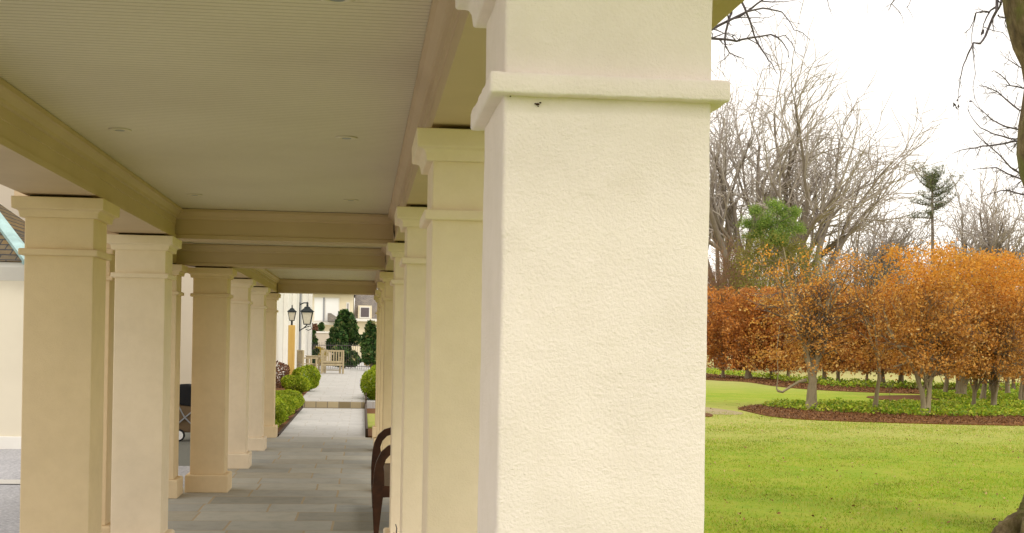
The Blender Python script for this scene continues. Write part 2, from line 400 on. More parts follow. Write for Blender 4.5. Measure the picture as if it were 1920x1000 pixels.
bg2 = nt.nodes.new('ShaderNodeBackground'); bg2.inputs['Strength'].default_value = 1.62; nt.links.new(crp.outputs['Color'], bg2.inputs['Color'])
mxs = nt.nodes.new('ShaderNodeMixShader'); mxs.inputs[0].default_value = .88
nt.links.new(bg1.outputs[0], mxs.inputs[1]); nt.links.new(bg2.outputs[0], mxs.inputs[2])
wo = nt.nodes.new('ShaderNodeOutputWorld'); nt.links.new(mxs.outputs[0], wo.inputs['Surface'])
sd = bpy.data.lights.new('sun', 'SUN'); sd.energy = 1.2; sd.angle = R(18); sd.color = (1, .93, .84)
so = bpy.data.objects.new('sun', sd); col.objects.link(so)
sv = Vector((math.sin(SUN_AZ) * math.cos(SUN_EL), math.cos(SUN_AZ) * math.cos(SUN_EL), math.sin(SUN_EL)))
so.rotation_euler = sv.to_track_quat('Z', 'Y').to_euler(); so.location = (5, -5, 20)
scene.view_settings.view_transform = 'Standard'; scene.view_settings.look = 'None'; scene.view_settings.exposure = 0; scene.view_settings.gamma = 1
scene.cycles.max_bounces = 10; scene.cycles.diffuse_bounces = 6; scene.cycles.transparent_max_bounces = 8

# ------------------------------------------------------------------ ground
LZ = -.12
def sheet(name, poly, z, mat, thick=0.0, kind='structure'):
    mb = MB(); n = len(poly)
    if thick:
        mb.add([(x, y, z) for x, y in poly] + [(x, y, z - thick) for x, y in poly],
               [tuple(range(n))] + [(i, n + i, n + (i + 1) % n, (i + 1) % n) for i in range(n)])
    else:
        mb.add([(x, y, z) for x, y in poly], [tuple(range(n))])
    me = bpy.data.meshes.new(name); me.from_pydata(mb.v, [], mb.f)
    bm = bmesh.new(); bm.from_mesh(me); bmesh.ops.recalc_face_normals(bm, faces=bm.faces)
    for f in bm.faces:
        if abs(f.normal.z) > .9 and f.normal.z < 0: bmesh.ops.reverse_faces(bm, faces=[f])
    bm.to_mesh(me); bm.free()
    o = link(name, me, mat); tag(o, kind=kind); return o

def rect(x0, x1, y0, y1): return [(x0, y0), (x1, y0), (x1, y1), (x0, y1)]
sheet('lawn', rect(-1500, 1500, -400, 2500), LZ, M['lawn'])
sheet('flagstone_floor', rect(-1.93, .78, 1.6, 22.3), 0.0, M['slate'], .2)
sheet('garden_path', rect(-1.38, .07, 22.3, 31.6), -.002, M['path'], .2)
sheet('gravel_yard', [(-18, -4), (-1.93, -4), (-1.93, 17.6), (-4.2, 17.6), (-4.2, 20.3), (-18, 20.3)], -.045, M['gravel'], .12)
sheet('kerb_strip', rect(-18, -3.2, 15.3, 15.75), -.035, M['kerbstone'])
sheet('asphalt_drive', rect(-4.2, -1.93, 17.6, 31.6), -.05, M['asphalt'], .1)
sheet('patio', rect(-2.75, 1.6, 31.6, 66), .16, M['patio'], .3)
sheet('far_drive', rect(-6, 4, 66.2, 130), .12, M['patio'], .3)

st = MB().box(-1.38, .07, 31.50, 31.597, -.05, .15).build('stone_step', M['stonestep'], None, .006)
tag(st, 'low tan stone riser between the shaded walk and the raised patio', 'step')

def bed(name, pix, z=LZ + .025, mat='mulch', thick=.06):
    pts = [ground(px, py, LZ) for px, py in pix]
    # smooth the outline
    P = [(p.x, p.y) for p in pts]
    for _ in range(2):
        Q = []
        for i in range(len(P)):
            a, b = P[i], P[(i + 1) % len(P)]
            Q += [(.75 * a[0] + .25 * b[0], .75 * a[1] + .25 * b[1]), (.25 * a[0] + .75 * b[0], .25 * a[1] + .75 * b[1])]
        P = Q
    return sheet(name, P, z, M[mat], thick), P
_, bedA = bed('mulch_bed', [(1375, 766), (1400, 772), (1450, 784), (1550, 790), (1750, 796), (1960, 800), (2150, 803), (2150, 742), (1900, 742), (1830, 744), (1835, 757), (1790, 758), (1650, 757), (1520, 757), (1440, 758)])
_, bedB = bed('mulch_bed', [(1605, 744), (1680, 754), (1780, 757), (1828, 752), (1828, 742), (1700, 742)])
_, bedC = bed('mulch_bed', [(1200, 700), (1330, 714), (1400, 716), (1455, 726), (1560, 734), (1700, 739), (1880, 742), (2100, 742), (2100, 726), (1800, 728), (1560, 722), (1400, 706), (1200, 694)])
bed('mulch_bed', [(1200, 772), (1322, 783), (1341, 781), (1325, 775), (1200, 765)])
bed('bare_soil', [(1230, 752), (1325, 764), (1385, 772), (1400, 778), (1345, 778), (1230, 772)], LZ + .006, 'soil', .004)
# beds beside the path and patio
sheet('mulch_bed', rect(-2.15, -1.40, 22.6, 31.9), .0, M['mulch'], .1)
sheet('mulch_bed', rect(-2.75, -1.5, 32, 44), .175, M['mulch'], .01)
sheet('mulch_bed', rect(.12, .95, 22.6, 45), .0, M['mulch'], .1)
sheet('grass_strip', rect(.10, .9, 24.6, 28.9), .03, M['lawn'], .1)

# ------------------------------------------------------------------ pillars
W = .36; HB = 2.085; CT = 2.395
def pillar_meshes(tag_, mat, base_h=.19, fine=False):
    h = W / 2
    d = {}
    def prep(mb, nm, bev):
        me = mb.mesh(nm, bev, 3); me.materials.append(mat); return me
    if fine:
        # hand-trowelled shaft: rounded arrises that wander a little
        def wavy(name, z0, z1, hh, amp=.0022):
            n = 26; nz = 150; rc = .007; V = []; F = []
            prof = []
            for s in range(4):
                a0 = -135 + 90 * s
                cx, cy = [(-1, -1), (1, -1), (1, 1), (-1, 1)][s]
                for k in range(4):
                    a = R(180 + 90 * s + 30 * k)
                    prof.append((cx * (hh - rc) + rc * math.cos(a), cy * (hh - rc) + rc * math.sin(a)))
                nx, ny = [(-1, -1), (1, -1), (1, 1), (-1, 1)][(s + 1) % 4]
                for k in range(1, 12):
                    t = k / 12
                    x0, y0 = prof[-k] if False else (cx * (hh - rc) + rc * math.cos(R(270 + 90 * s)), cy * (hh - rc) + rc * math.sin(R(270 + 90 * s)))
                    x1, y1 = (nx * (hh - rc) + rc * math.cos(R(180 + 90 * (s + 1))), ny * (hh - rc) + rc * math.sin(R(180 + 90 * (s + 1))))
                    prof.append((x0 + (x1 - x0) * t, y0 + (y1 - y0) * t))
            from mathutils import noise as mn
            m_ = len(prof)
            for iz in range(nz + 1):
                z = z0 + (z1 - z0) * iz / nz
                for x, y in prof:
                    q = Vector((x * 9, y * 9, z * 7)); q2 = Vector((x * 30, y * 30, z * 26 + 9))
                    o = mn.noise(q) * amp + mn.noise(q2) * amp * .45
                    L = math.hypot(x, y); V.append((x + x / L * o, y + y / L * o, z))
            for iz in range(nz):
                for k in range(m_):
                    F.append((iz * m_ + k, iz * m_ + (k + 1) % m_, (iz + 1) * m_ + (k + 1) % m_, (iz + 1) * m_ + k))
            me = bpy.data.meshes.new(name); me.from_pydata(V, [], F); me.update()
            for p in me.polygons: p.use_smooth = True
            me.materials.append(mat); return me
        d['shaft'] = wavy('shaft', base_h, CT - .02, h)
        def wavyband(name, z0, z1, hh):
            from mathutils import noise as mn
            mb = MB(); mb.box(-hh, hh, -hh, hh, z0, z1); me = mb.mesh(name, .0045, 2)
            bm = bmesh.new(); bm.from_mesh(me)
            bmesh.ops.subdivide_edges(bm, edges=[e for e in bm.edges if e.calc_length() > .1], cuts=40, use_grid_fill=True)
            for v in bm.verts:
                q = v.co * 22; o = mn.noise(q) * .002 + mn.noise(v.co * 60) * .001
                v.co += v.normal * o
            for f in bm.faces: f.smooth = True
            bm.to_mesh(me); bm.free(); me.materials.append(mat); return me
        d['neck_band'] = wavyband('neck_band', HB, HB + .036, h + .026)
    else:
        d['shaft'] = prep(MB().box(-h, h, -h, h, base_h, CT - .02), 'shaft', .006)
        d['neck_band'] = prep(MB().box(-h - .027, h + .027, -h - .027, h + .027, HB, HB + .036), 'neck_band', .008)
    d['base'] = prep(MB().sqstack([(h + .045, 0), (h + .045, base_h - .012), (h + .033, base_h)]), 'base', .005)
    d['capital'] = prep(MB().sqstack([(h + .024, 2.288), (h + .027, 2.312), (h + .034, 2.326), (h + .058, 2.332), (h + .06, CT)]), 'capital', .005)
    d['cap_gap'] = MB().box(-h + .02, h - .02, -h + .02, h - .02, CT - .004, 2.409).mesh('shadow_joint'); d['cap_gap'].materials.append(M['gap'])  # dark block standing in for the shadow between capital and beam
    return d
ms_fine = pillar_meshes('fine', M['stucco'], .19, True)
ms = pillar_meshes('std', M['stucco_shade'])
ms_lit = pillar_meshes('pale', M['stucco_lit'])
XR, XL = .23 + W / 2, -1.448 - W / 2
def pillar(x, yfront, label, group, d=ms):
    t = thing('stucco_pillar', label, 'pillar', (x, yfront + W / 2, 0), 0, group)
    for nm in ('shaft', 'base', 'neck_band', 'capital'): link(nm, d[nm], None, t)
    link('shadow_strip', d['cap_gap'], None, t)
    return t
GR, GL, GP = 'square pillars of the right hand row', 'square pillars of the left hand row', 'square pillars of the side passage'
P1 = pillar(XR, 2.207, 'huge bright cream stucco pillar nearest the camera, bark-side garden to its right', GR, ms_fine)
P1['label'] = 'huge bright cream stucco pillar nearest the camera, filling the middle of the view'
pillar(XR, 4.547, 'wide tan pillar half hidden directly behind the huge front pillar', GR, ms_lit)
pillar(XR, 7.24, 'narrow visible strip of tan pillar, third from the camera in right row', GR, ms_lit)
pillar(XR, 9.95, 'slim lit strip of pillar just in front of the dark wooden bench', GR, ms_lit)
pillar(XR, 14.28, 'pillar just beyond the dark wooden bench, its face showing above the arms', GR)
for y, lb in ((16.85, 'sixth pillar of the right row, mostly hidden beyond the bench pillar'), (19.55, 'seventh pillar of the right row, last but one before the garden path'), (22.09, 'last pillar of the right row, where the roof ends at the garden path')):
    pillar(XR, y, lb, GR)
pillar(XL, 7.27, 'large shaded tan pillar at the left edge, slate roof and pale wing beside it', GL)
pillar(XL, 9.85, 'light peach pillar, second from the left, under the corner of the ceiling beams', GL, ms_lit)
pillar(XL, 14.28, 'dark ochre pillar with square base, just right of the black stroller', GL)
pillar(XL, 16.87, 'whitish pillar with lit face, directly behind the dark ochre one', GL, ms_lit)
pillar(XL, 19.55, 'second whitish pillar, between the brighter lit one and the end pillar', GL, ms_lit)
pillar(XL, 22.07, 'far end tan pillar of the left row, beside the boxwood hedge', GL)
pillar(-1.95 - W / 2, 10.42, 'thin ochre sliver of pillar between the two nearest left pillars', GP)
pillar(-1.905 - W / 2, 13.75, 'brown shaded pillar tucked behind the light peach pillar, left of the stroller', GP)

# specks on the nearest pillar
mb = MB(); rng = random.Random(3)
for px, py, s in ((1008, 196, 1.0), (1004, 195, .6), (1013, 193, .6), (1009, 200, .4), (957, 181, .45), (944, 178.5, .35)):
    p = ray(px, py); p = EYE + p * ((2.2045 - EYE.y) / p.y)
    r_ = .0024 * s
    mb.lathe([(r_ * .2, -r_ * .4), (r_, 0), (r_ * .3, r_ * .4)], 7, (0, 0, 0), Matrix.Translation(p - Vector((XR, 2.207 + W / 2, 0))) @ Matrix.Rotation(R(90), 4, 'X') @ Matrix.Scale(1.5, 4, (1, 0, 0)))
mb.build('paint_chip', M['speck'], P1)

# ------------------------------------------------------------------ colonnade roof
ZB, ZC = 2.41, 2.64
roof = thing('colonnade_roof', 'cream flat roof of the covered walk with beadboard ceiling and beams', 'roof', (-.6, 2.1, ZB))
inv = Matrix.Translation(-Vector(roof.location))
def rpart(mb, name, mat, bevel=0.0):
    mb.v = [tuple(inv @ Vector(p)) for p in mb.v]; return mb.build(name, mat, roof, bevel)
XI0, XI1 = -1.43, .225         # inner faces of the long beams
XO0, XO1 = -1.815, .60
YS, YE = 2.16, 22.5
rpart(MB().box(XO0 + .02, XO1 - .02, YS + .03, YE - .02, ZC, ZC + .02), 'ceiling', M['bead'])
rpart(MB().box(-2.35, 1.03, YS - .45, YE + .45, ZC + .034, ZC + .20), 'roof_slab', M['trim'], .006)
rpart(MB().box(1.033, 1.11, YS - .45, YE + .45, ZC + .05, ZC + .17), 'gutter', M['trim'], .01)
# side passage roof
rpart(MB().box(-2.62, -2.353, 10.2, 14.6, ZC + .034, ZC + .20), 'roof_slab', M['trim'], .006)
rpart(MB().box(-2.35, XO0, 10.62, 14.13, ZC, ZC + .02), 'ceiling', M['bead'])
crown = [(0, 0), (0, -.03), (.008, -.03), (.008, -.17), (-.004, -.175), (-.006, -.19), (-.030, -.205), (-.045, -.215), (-.045, -.23), ]
def long_beam(xi, xo, y0, y1):
    s = 1 if xo > xi else -1
    poly = [(xo, ZC - .003), (xo, ZB), (xi + s * 0, ZB), (xi + 0, ZB + .03), (xi + s * .010, ZB + .033), (xi + s * .010, ZB + .105), (xi + s * .004, ZB + .108), (xi + s * .004, ZB + .155),
            (xi - s * .008, ZB + .16), (xi - s * .012, ZB + .175), (xi - s * .034, ZB + .198), (xi - s * .046, ZB + .203), (xi - s * .046, ZC - .003)]
    return MB().prism(poly, y0, y1)
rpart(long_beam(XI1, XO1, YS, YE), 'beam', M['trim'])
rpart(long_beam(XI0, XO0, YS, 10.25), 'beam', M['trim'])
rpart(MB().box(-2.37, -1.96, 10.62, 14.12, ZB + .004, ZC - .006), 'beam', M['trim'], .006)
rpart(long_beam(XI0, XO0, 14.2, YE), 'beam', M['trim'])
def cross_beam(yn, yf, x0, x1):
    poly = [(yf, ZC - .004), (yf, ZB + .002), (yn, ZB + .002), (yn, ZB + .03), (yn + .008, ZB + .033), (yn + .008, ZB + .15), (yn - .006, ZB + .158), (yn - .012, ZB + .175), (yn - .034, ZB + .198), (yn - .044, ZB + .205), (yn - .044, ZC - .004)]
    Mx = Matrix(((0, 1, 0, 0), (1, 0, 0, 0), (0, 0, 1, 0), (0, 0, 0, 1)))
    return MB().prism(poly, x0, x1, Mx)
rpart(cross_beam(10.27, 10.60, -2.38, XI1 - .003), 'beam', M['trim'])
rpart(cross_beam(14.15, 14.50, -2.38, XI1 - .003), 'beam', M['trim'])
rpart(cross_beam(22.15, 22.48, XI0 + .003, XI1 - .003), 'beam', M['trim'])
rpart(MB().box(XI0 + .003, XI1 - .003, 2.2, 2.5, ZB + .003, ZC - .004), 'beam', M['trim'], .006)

# recessed lights
for px, py, lb in ((225, 243, 'small recessed ceiling light nearer the left beam, second row of the ceiling'), (650, 258, 'largest visible recessed ceiling light, right of centre in the ceiling'),
                   (365, 365, 'tiny recessed ceiling light at the left, close to the far cross beam'), (658, 375, 'tiny recessed ceiling light at the right, close to the far cross beam'),
                   (632, -4, 'recessed ceiling light cut off by the top edge of the photo')):
    p = ground(px, py, ZC)
    t = thing('recessed_light', lb, 'ceiling light', (p.x, p.y, ZC), 0, 'recessed lights in the beadboard ceiling')
    MB().lathe([(.024, -.001), (.026, -.006), (.050, -.005), (.054, -.001)], 24).build('trim_ring', M['ring'], t, 0, 2, True)
    MB().lathe([(.002, -.0065), (.022, -.0062), (.023, -.0012)], 20).build('lens', M['lensgrey'], t)

# ------------------------------------------------------------------ bench with scrolled arms
bn = thing('wooden_bench', 'dark red brown wooden bench with curved scroll arms against the right pillars', 'bench', (.125, 12.0, 0))
def bench_arm(y):
    # leg and arm are one sawn plank, seen from the end of the bench: x outwards from front of seat
    outer = [(-.005, 0), (.03, 0), (.055, .25), (.075, .42), (.072, .56), (.066, .60), (.085, .66), (.13, .71), (.20, .735), (.30, .74), (.46, .73)]
    inner = [(.46, .79), (.30, .805), (.18, .80), (.10, .775), (.04, .72), (.004, .64), (-.012, .56), (-.022, .42), (-.02, .25)]
    return MB().prism(outer + inner, y - .03, y + .03)
for y in (-.95, 1.05):
    bench_arm(y).build('arm', M['mahog'], bn, .004)
MB().box(.055, .53, -.91, 1.01, .40, .435).build('seat', M['mahog'], bn, .006)
MB().box(.062, .085, -.915, 1.015, .335, .397).box(.06, .5, -.985, -.955, .345, .44).box(.06, .5, 1.015, 1.045, .345, .44).build('apron', M['mahog'], bn)
mb = MB()
for k in range(15): mb.box(.50, .522, -.85 + k * .128, -.80 + k * .128, .44, .84)
mb.box(.49, .53, -.93, 1.03, .84, .92).box(.492, .528, -.93, 1.03, .47, .52)
mb.build('backrest', M['mahog'], bn, .003)
for y in (-.95, 1.05): MB().box(.485, .535, y - .028, y + .028, 0, .94).build('leg', M['mahog'], bn, .003)

# dry stalk by the third right pillar
p = at(743, 1000, 9.4); tw = MB()
z0 = 0.0
tw.tube([(p.x, p.y, z0), (p.x + .005, p.y, .12), (p.x - .002, p.y, .24), (p.x + .003, p.y, .315), (p.x - .006, p.y, .345)], [.006, .0055, .005, .0045, .003], 6)
tw.tube([(p.x, p.y, .255), (p.x - .014, p.y, .278), (p.x - .02, p.y, .283)], [.005, .005, .002], 5)
tag(tw.build('dry_twig', M['twig_dark']), 'short dark dry twig standing between the third and fourth right pillars', 'twig')

# ------------------------------------------------------------------ stroller seen between the pillars
sp = ground(349, 826, -.05)
sr = thing('baby_stroller', 'black hooded stroller with brown seat and white rimmed wheels, between left pillars', 'stroller', (sp.x, sp.y, -.05), R(0))
mb = MB(); prof = []
for k in range(9):
    a = R(-15 + k * 24); prof.append((.30 * math.cos(a), .62 + .32 * math.sin(a) * .98))
vs = []; fs = []
for i, wy in enumerate((-.2, -.19, 0, .19, .2)):
    sc_ = (.86, .98, 1.0, .98, .86)[i]
    for x, z in prof: vs.append((x * sc_ - .02, wy, .62 + (z - .62) * sc_))
n = len(prof)
for i in range(4):
    for k in range(n - 1): fs.append((i * n + k, i * n + k + 1, (i + 1) * n + k + 1, (i + 1) * n + k))
fs.append(tuple(range(n))); fs.append(tuple(4 * n + k for k in range(n)))
mb.add(vs, fs).build('hood', M['black'], sr, 0, 2, True)
MB().prism([(-.26, .36), (.22, .30), (.30, .36), (.24, .56), (-.02, .58), (-.30, .60)], -.18, .18).build('seat', M['tan'], sr, .02)
MB().prism([(-.22, .14), (.22, .14), (.26, .36), (-.26, .36)], -.16, .16).build('basket', M['tan'], sr, .02)
fr = MB()
for y in (-.2, .2):
    fr.tube([(-.3, y, .1), (-.05, y, .34), (.32, y, .66), (.45, y, .93)], .012, 8).tube([(.28, y, .12), (.0, y, .38), (-.12, y, .6)], .012, 8)
fr.tube([(.45, -.2, .93), (.45, .2, .93)], .016, 8).tube([(-.3, -.2, .1), (-.3, .2, .1)], .01).tube([(.28, -.2, .12), (.28, .2, .12)], .01)
fr.build('frame', M['winframe'], sr)
for x, y, r_ in ((-.09, -.23, .10), (.26, -.23, .13), (-.30, .22, .10), (.26, .22, .13)):
    Mx = Matrix.Translation((x, y, r_)) @ Matrix.Rotation(R(90), 4, 'X')
    wt = MB().lathe([(r_ * .72, -.02), (r_, -.018), (r_, .018), (r_ * .72, .02)], 24, (0, 0, 0), Mx).build('wheel', M['rubber'], sr, 0, 2, True)
    MB().lathe([(r_ * .50, -.024), (r_ * .74, -.024), (r_ * .74, .024), (r_ * .50, .024)], 24, (0, 0, 0), Mx).build('rim', M['winwhite'], wt)
# ------------------------------------------------------------------ left buildings
lw = thing('low_wing', 'pale single storey wing with brown slate roof and white cornice behind left pillars', 'building', (-9.5, 20, -.05))
def lpart(mb, name, mat, root, bevel=0.0):
    L = Vector(root.location); mb.v = [tuple(Vector(p) - L) for p in mb.v]; return mb.build(name, mat, root, bevel)
lpart(MB().box(-14, -4.92, 20, 25.9, -.05, 2.62), 'wall', M['wingwall'], lw)
lpart(MB().box(-14, -4.89, 19.96, 19.999, -.05, .14), 'plinth', M['white'], lw, .01)
lpart(MB().prism([(19.998, 2.43), (19.80, 2.62), (19.80, 2.69), (19.998, 2.69)], -14, -4.86, Matrix(((0, 1, 0, 0), (1, 0, 0, 0), (0, 0, 1, 0), (0, 0, 0, 1)))), 'cornice', M['white'], lw)
# hipped roof: front slope, hip, end slope
c1 = Vector((-4.82, 19.72, 2.70)); c2 = Vector((-4.82, 25.9, 2.70)); r1 = Vector((-6.47, 22.6, 4.10)); r2 = Vector((-14, 22.6, 4.10)); c0 = Vector((-14, 19.72, 2.70)); c3 = Vector((-14, 25.9, 2.70))
lpart(MB().add([c0, c1, r1, r2, c2, c3], [(0, 1, 2, 3), (1, 4, 2), (3, 2, 4, 5), (0, 3, 5), (0, 5, 4, 1)]), 'roof', M['slateroof'], lw)
hd = (r1 - c1).normalized(); side = hd.cross(Vector((0, 0, 1))).normalized(); nup = side.cross(hd)
hip = MB(); hw = .095
hip.add([c1 - side * hw + nup * .03, c1 + nup * .07, c1 + side * hw + nup * .03, r1 - side * hw + nup * .03, r1 + nup * .07, r1 + side * hw + nup * .03,
         c1 - side * hw - nup * .05, c1 + side * hw - nup * .05, r1 - side * hw - nup * .05, r1 + side * hw - nup * .05],
        [(0, 1, 4, 3), (1, 2, 5, 4), (6, 0, 3, 8), (2, 7, 9, 5), (7, 6, 8, 9), (6, 7, 2, 1, 0), (8, 3, 4, 5, 9)])
lpart(hip, 'hip_flashing', M['verdigris'], lw)
tb = thing('tall_house', 'tall pale house wall rising behind the slate roofed wing', 'building', (-9, 26, -.05))
lpart(MB().box(-16, -3.0, 26, 36, -.05, 8.2), 'wall', M['tallwall'], tb)
lpart(MB().box(-16.2, -2.8, 25.75, 36.2, 8.21, 8.5), 'eave', M['white'], tb, .02)
for x in (-8.5, -11.5): 
    f = lpart(MB().box(x - .6, x + .6, 25.95, 25.995, 4.6, 6.4), 'window', M['white'], tb)
    pn = lpart(MB().box(x - .5, x + .5, 25.93, 25.948, 4.7, 6.3), 'pane', M['glass'], tb); pn.parent = f

# white house along the patio
wh = thing('white_house', 'white rendered house side with pilasters and downpipe along the patio', 'building', (-2.75, 55, .16))
lpart(MB().box(-12, -2.78, 38, 69, .0, 7.5), 'wall', M['white'], wh)
for y0 in (41, 46.5, 52, 60.5, 67.6): lpart(MB().box(-2.777, -2.62, y0, y0 + 1.1, .17, 6.2), 'pilaster', M['white'], wh, .015)
lpart(MB().box(-2.777, -2.5, 38.02, 69.2, 6.21, 6.8), 'cornice', M['white'], wh, .02)
lpart(MB().tube([(-2.66, 56.5, .17), (-2.66, 56.5, 6.2)], .05, 10), 'downpipe', M['winframe'], wh)

# ------------------------------------------------------------------ lanterns
def lantern(root_parent, base, s, hang=False):
    """square tapering lantern body; base is its bottom centre"""
    def loc(mb, name, mat, par=root_parent, bevel=0):
        L = Vector(root_parent.location)
        mb.v = [tuple(Vector(p) * s + base - L) for p in mb.v]; return mb.build(name, mat, par, bevel)
    fr = MB(); b, t_ = .13, .22
    for sx in (-1, 1):
        for sy in (-1, 1): fr.tube([(sx * b, sy * b, 0), (sx * t_, sy * t_, .5)], .018, 6)
    for r_, z in ((b, 0), (t_, .5)):
        c = [(-r_, -r_, z), (r_, -r_, z), (r_, r_, z), (-r_, r_, z)]
        for i in range(4): fr.tube([c[i], c[(i + 1) % 4]], .02, 6)
    cage = loc(fr, 'cage', M['iron'])
    loc(MB().add([(-b + .01, -b + .01, .02), (b - .01, -b + .01, .02), (b - .01, b - .01, .02), (-b + .01, b - .01, .02), (-t_ + .01, -t_ + .01, .49), (t_ - .01, -t_ + .01, .49), (t_ - .01, t_ - .01, .49), (-t_ + .01, t_ - .01, .49)],
                   [(0, 1, 5, 4), (1, 2, 6, 5), (2, 3, 7, 6), (3, 0, 4, 7), (3, 2, 1, 0), (4, 5, 6, 7)]), 'glass', M['lampglass'])
    loc(MB().sqstack([(t_ + .05, .51), (t_ + .05, .54), (.13, .66), (.12, .70), (.05, .74)]), 'hood', M['iron'])
    loc(MB().lathe([(.02, .74), (.05, .78), (.03, .83), (.045, .86), (.01, .93)], 12), 'finial', M['iron'])
    return cage
lp = ground(544, 742, .0); lpd = 40.0
pb = at(545, 735, lpd); lroot = thing('lamp_post', 'yellow square timber lamp post with black lantern, among the boxwoods', 'lamp post', (pb.x, pb.y, .05))
ptop = at(548, 610, lpd).z
MB().box(-.10, .10, -.10, .10, 0, ptop - .05).build('post', M['pinewood'], lroot, .012)
MB().tube([(0, 0, ptop - .05), (0, 0, ptop + .10)], .03, 8).tube([(-.06, 0, ptop + .1), (.06, 0, ptop + .1)], .02, 6).build('stem', M['iron'], lroot)
lantern(lroot, Vector((pb.x, pb.y, ptop + .14)), .52)
pw = at(576, 597, 54.0)
wroot = thing('wall_lantern', 'large black glazed lantern on scroll bracket from white house wall', 'lantern', (pw.x, pw.y, pw.z - .35))
lantern(wroot, Vector((pw.x, pw.y, pw.z - .25)), 1.0)
MB().tube([(-2.6 - pw.x, 0, .9), (-.15, 0, .98), (0, 0, .98)], .025, 8).tube([(-2.6 - pw.x, 0, -.12), (-.3, 0, -.16), (-.12, 0, -.05), (0, 0, .08)], .022, 8).tube([(-.12, 0, -.05), (.14, 0, .04), (.2, 0, -.08), (.05, 0, -.15), (-.05, 0, -.1)], .018, 6).box(-2.62 - pw.x, -2.58 - pw.x, -.04, .04, -.2, 1.0).build('bracket', M['iron'], wroot)

# ------------------------------------------------------------------ patio furniture
def chair(px, py, rz, w_, label, seat_h=.43):
    p = ground(px, py, .16)
    t = thing('teak_chair', label, 'chair', (p.x, p.y, .16), rz, 'weathered teak seats on the patio')
    h = w_ / 2
    for x in (-h, h):
        MB().box(x - .035, x + .035, -.035, .035, 0, 1.0).build('leg', M['teak'], t, .005)
        MB().box(x - .035, x + .035, .52, .59, 0, .66).build('leg', M['teak'], t, .005)
        MB().box(x - .045, x + .045, .0366, .62, .662, .70).build('arm', M['teak'], t, .005)
    mb = MB().box(-h + .036, h - .036, -.02, .02, .93, 1.0).box(-h + .036, h - .036, -.02, .02, .47, .54)
    n = int(w_ / .11)
    for k in range(n):
        x = -h + .08 + k * (w_ - .16) / (n - 1); mb.box(x - .024, x + .024, -.012, .012, .541, .929)
    mb.build('backrest', M['teak'], t, .003)
    mb = MB()
    for k in range(5): mb.box(-h + .036, h - .036, .04 + k * .112, .135 + k * .112, seat_h, seat_h + .03)
    mb.build('seat', M['teak'], t, .003)
    MB().box(-h + .036, h - .036, -.015, .015, .34, .42).box(-h + .036, h - .036, .54, .57, .34, .42).box(-h + .036, h - .036, .54, .57, .12, .16).build('rail', M['teak'], t)
    return t
chair(623, 701, R(14), .92, 'weathered teak garden chair seen from behind, in the middle of the patio')
chair(563, 703, R(-70), .7, 'pale teak armchair beside the yellow post, facing the patio table')
tp = ground(592, 699, .16)
tbt = thing('teak_table', 'small weathered teak table between the two patio chairs', 'table', (tp.x, tp.y, .16), R(8))
mb = MB()
for k in range(6): mb.box(-.42, .42, -.42 + k * .141, -.42 + k * .141 + .13, .70, .735)
mb.build('tabletop', M['teak'], tbt, .004)
for x in (-.36, .36):
    for y in (-.36, .36): MB().box(x - .035, x + .035, y - .035, y + .035, 0, .66).build('leg', M['teak'], tbt)
for y in (-.39, .36): MB().box(-.39, .39, y, y + .03, .60, .698).build('apron', M['teak'], tbt)

# iron fence at the end of the patio
fp0, fp1 = at(586, 690, 64.0), at(712, 690, 64.0)
fz = .16; fn = thing('iron_fence', 'thin dark iron railing with upright bars closing the far end of the patio', 'fence', (fp0.x, fp0.y, fz))
mb = MB(); L_ = fp1.x - fp0.x; nb = 30
for k in range(nb + 1):
    x = L_ * k / nb; mb.tube([(x, 0, 0), (x, 0, 1.3)], .008, 5)
mb.build('bars', M['twig_dark'], fn)
MB().tube([(0, 0, .15), (L_, 0, .15)], .016, 5).tube([(0, 0, 1.15), (L_, 0, 1.15)], .016, 5).build('rail', M['twig_dark'], fn)
# low pale garden wall behind it
gw0, gw1 = at(588, 640, 78), at(634, 640, 78)
gw = thing('garden_wall', 'low pale garden wall behind the far railing', 'wall', (gw0.x, gw0.y, 0))
MB().box(0, gw1.x - gw0.x, 0, .3, 0, 1.95).build('wall', M['tallwall'], gw)
MB().box(-.05, gw1.x - gw0.x + .05, -.05, .35, 1.953, 2.05).build('coping', M['white'], gw, .01)

# ------------------------------------------------------------------ far house
HD = 100.0
def hx(px): return at(px, 600, HD).x
def hz(py, px=640): return at(px, py, HD).z
fy = at(640, 600, HD).y
fh = thing('cream_house', 'far cream house with white windows and grey mansard roof at path end', 'building', (hx(640), fy, 0))
def fpart(mb, name, mat, par=None, bevel=0.0):
    L = Vector(fh.location); mb.v = [tuple(Vector(p) - L) for p in mb.v]; return mb.build(name, mat, par or fh, bevel)
fpart(MB().box(hx(560), hx(662), fy, fy + 9, 0, hz(552)), 'wall', M['housewall'])
fpart(MB().box(hx(662), hx(760), fy + .4, fy + 8, 0, hz(598)), 'wall', M['housewall'])
fpart(MB().box(hx(555), hx(666), fy - .5, fy + 9.5, hz(552) + .01, hz(546)), 'eave', M['winframe'], None, .03)
fpart(MB().prism([(hx(550), hz(546) + .01), (hx(668), hz(546) + .01), (hx(640), hz(505)), (hx(580), hz(505))], fy - .4, fy + 9.4), 'roof', M['greyroof'])
fpart(MB().box(hx(662) + .01, hx(765), fy - .1, fy + 8.2, hz(602), hz(597)), 'cornice', M['white'], None, .02)
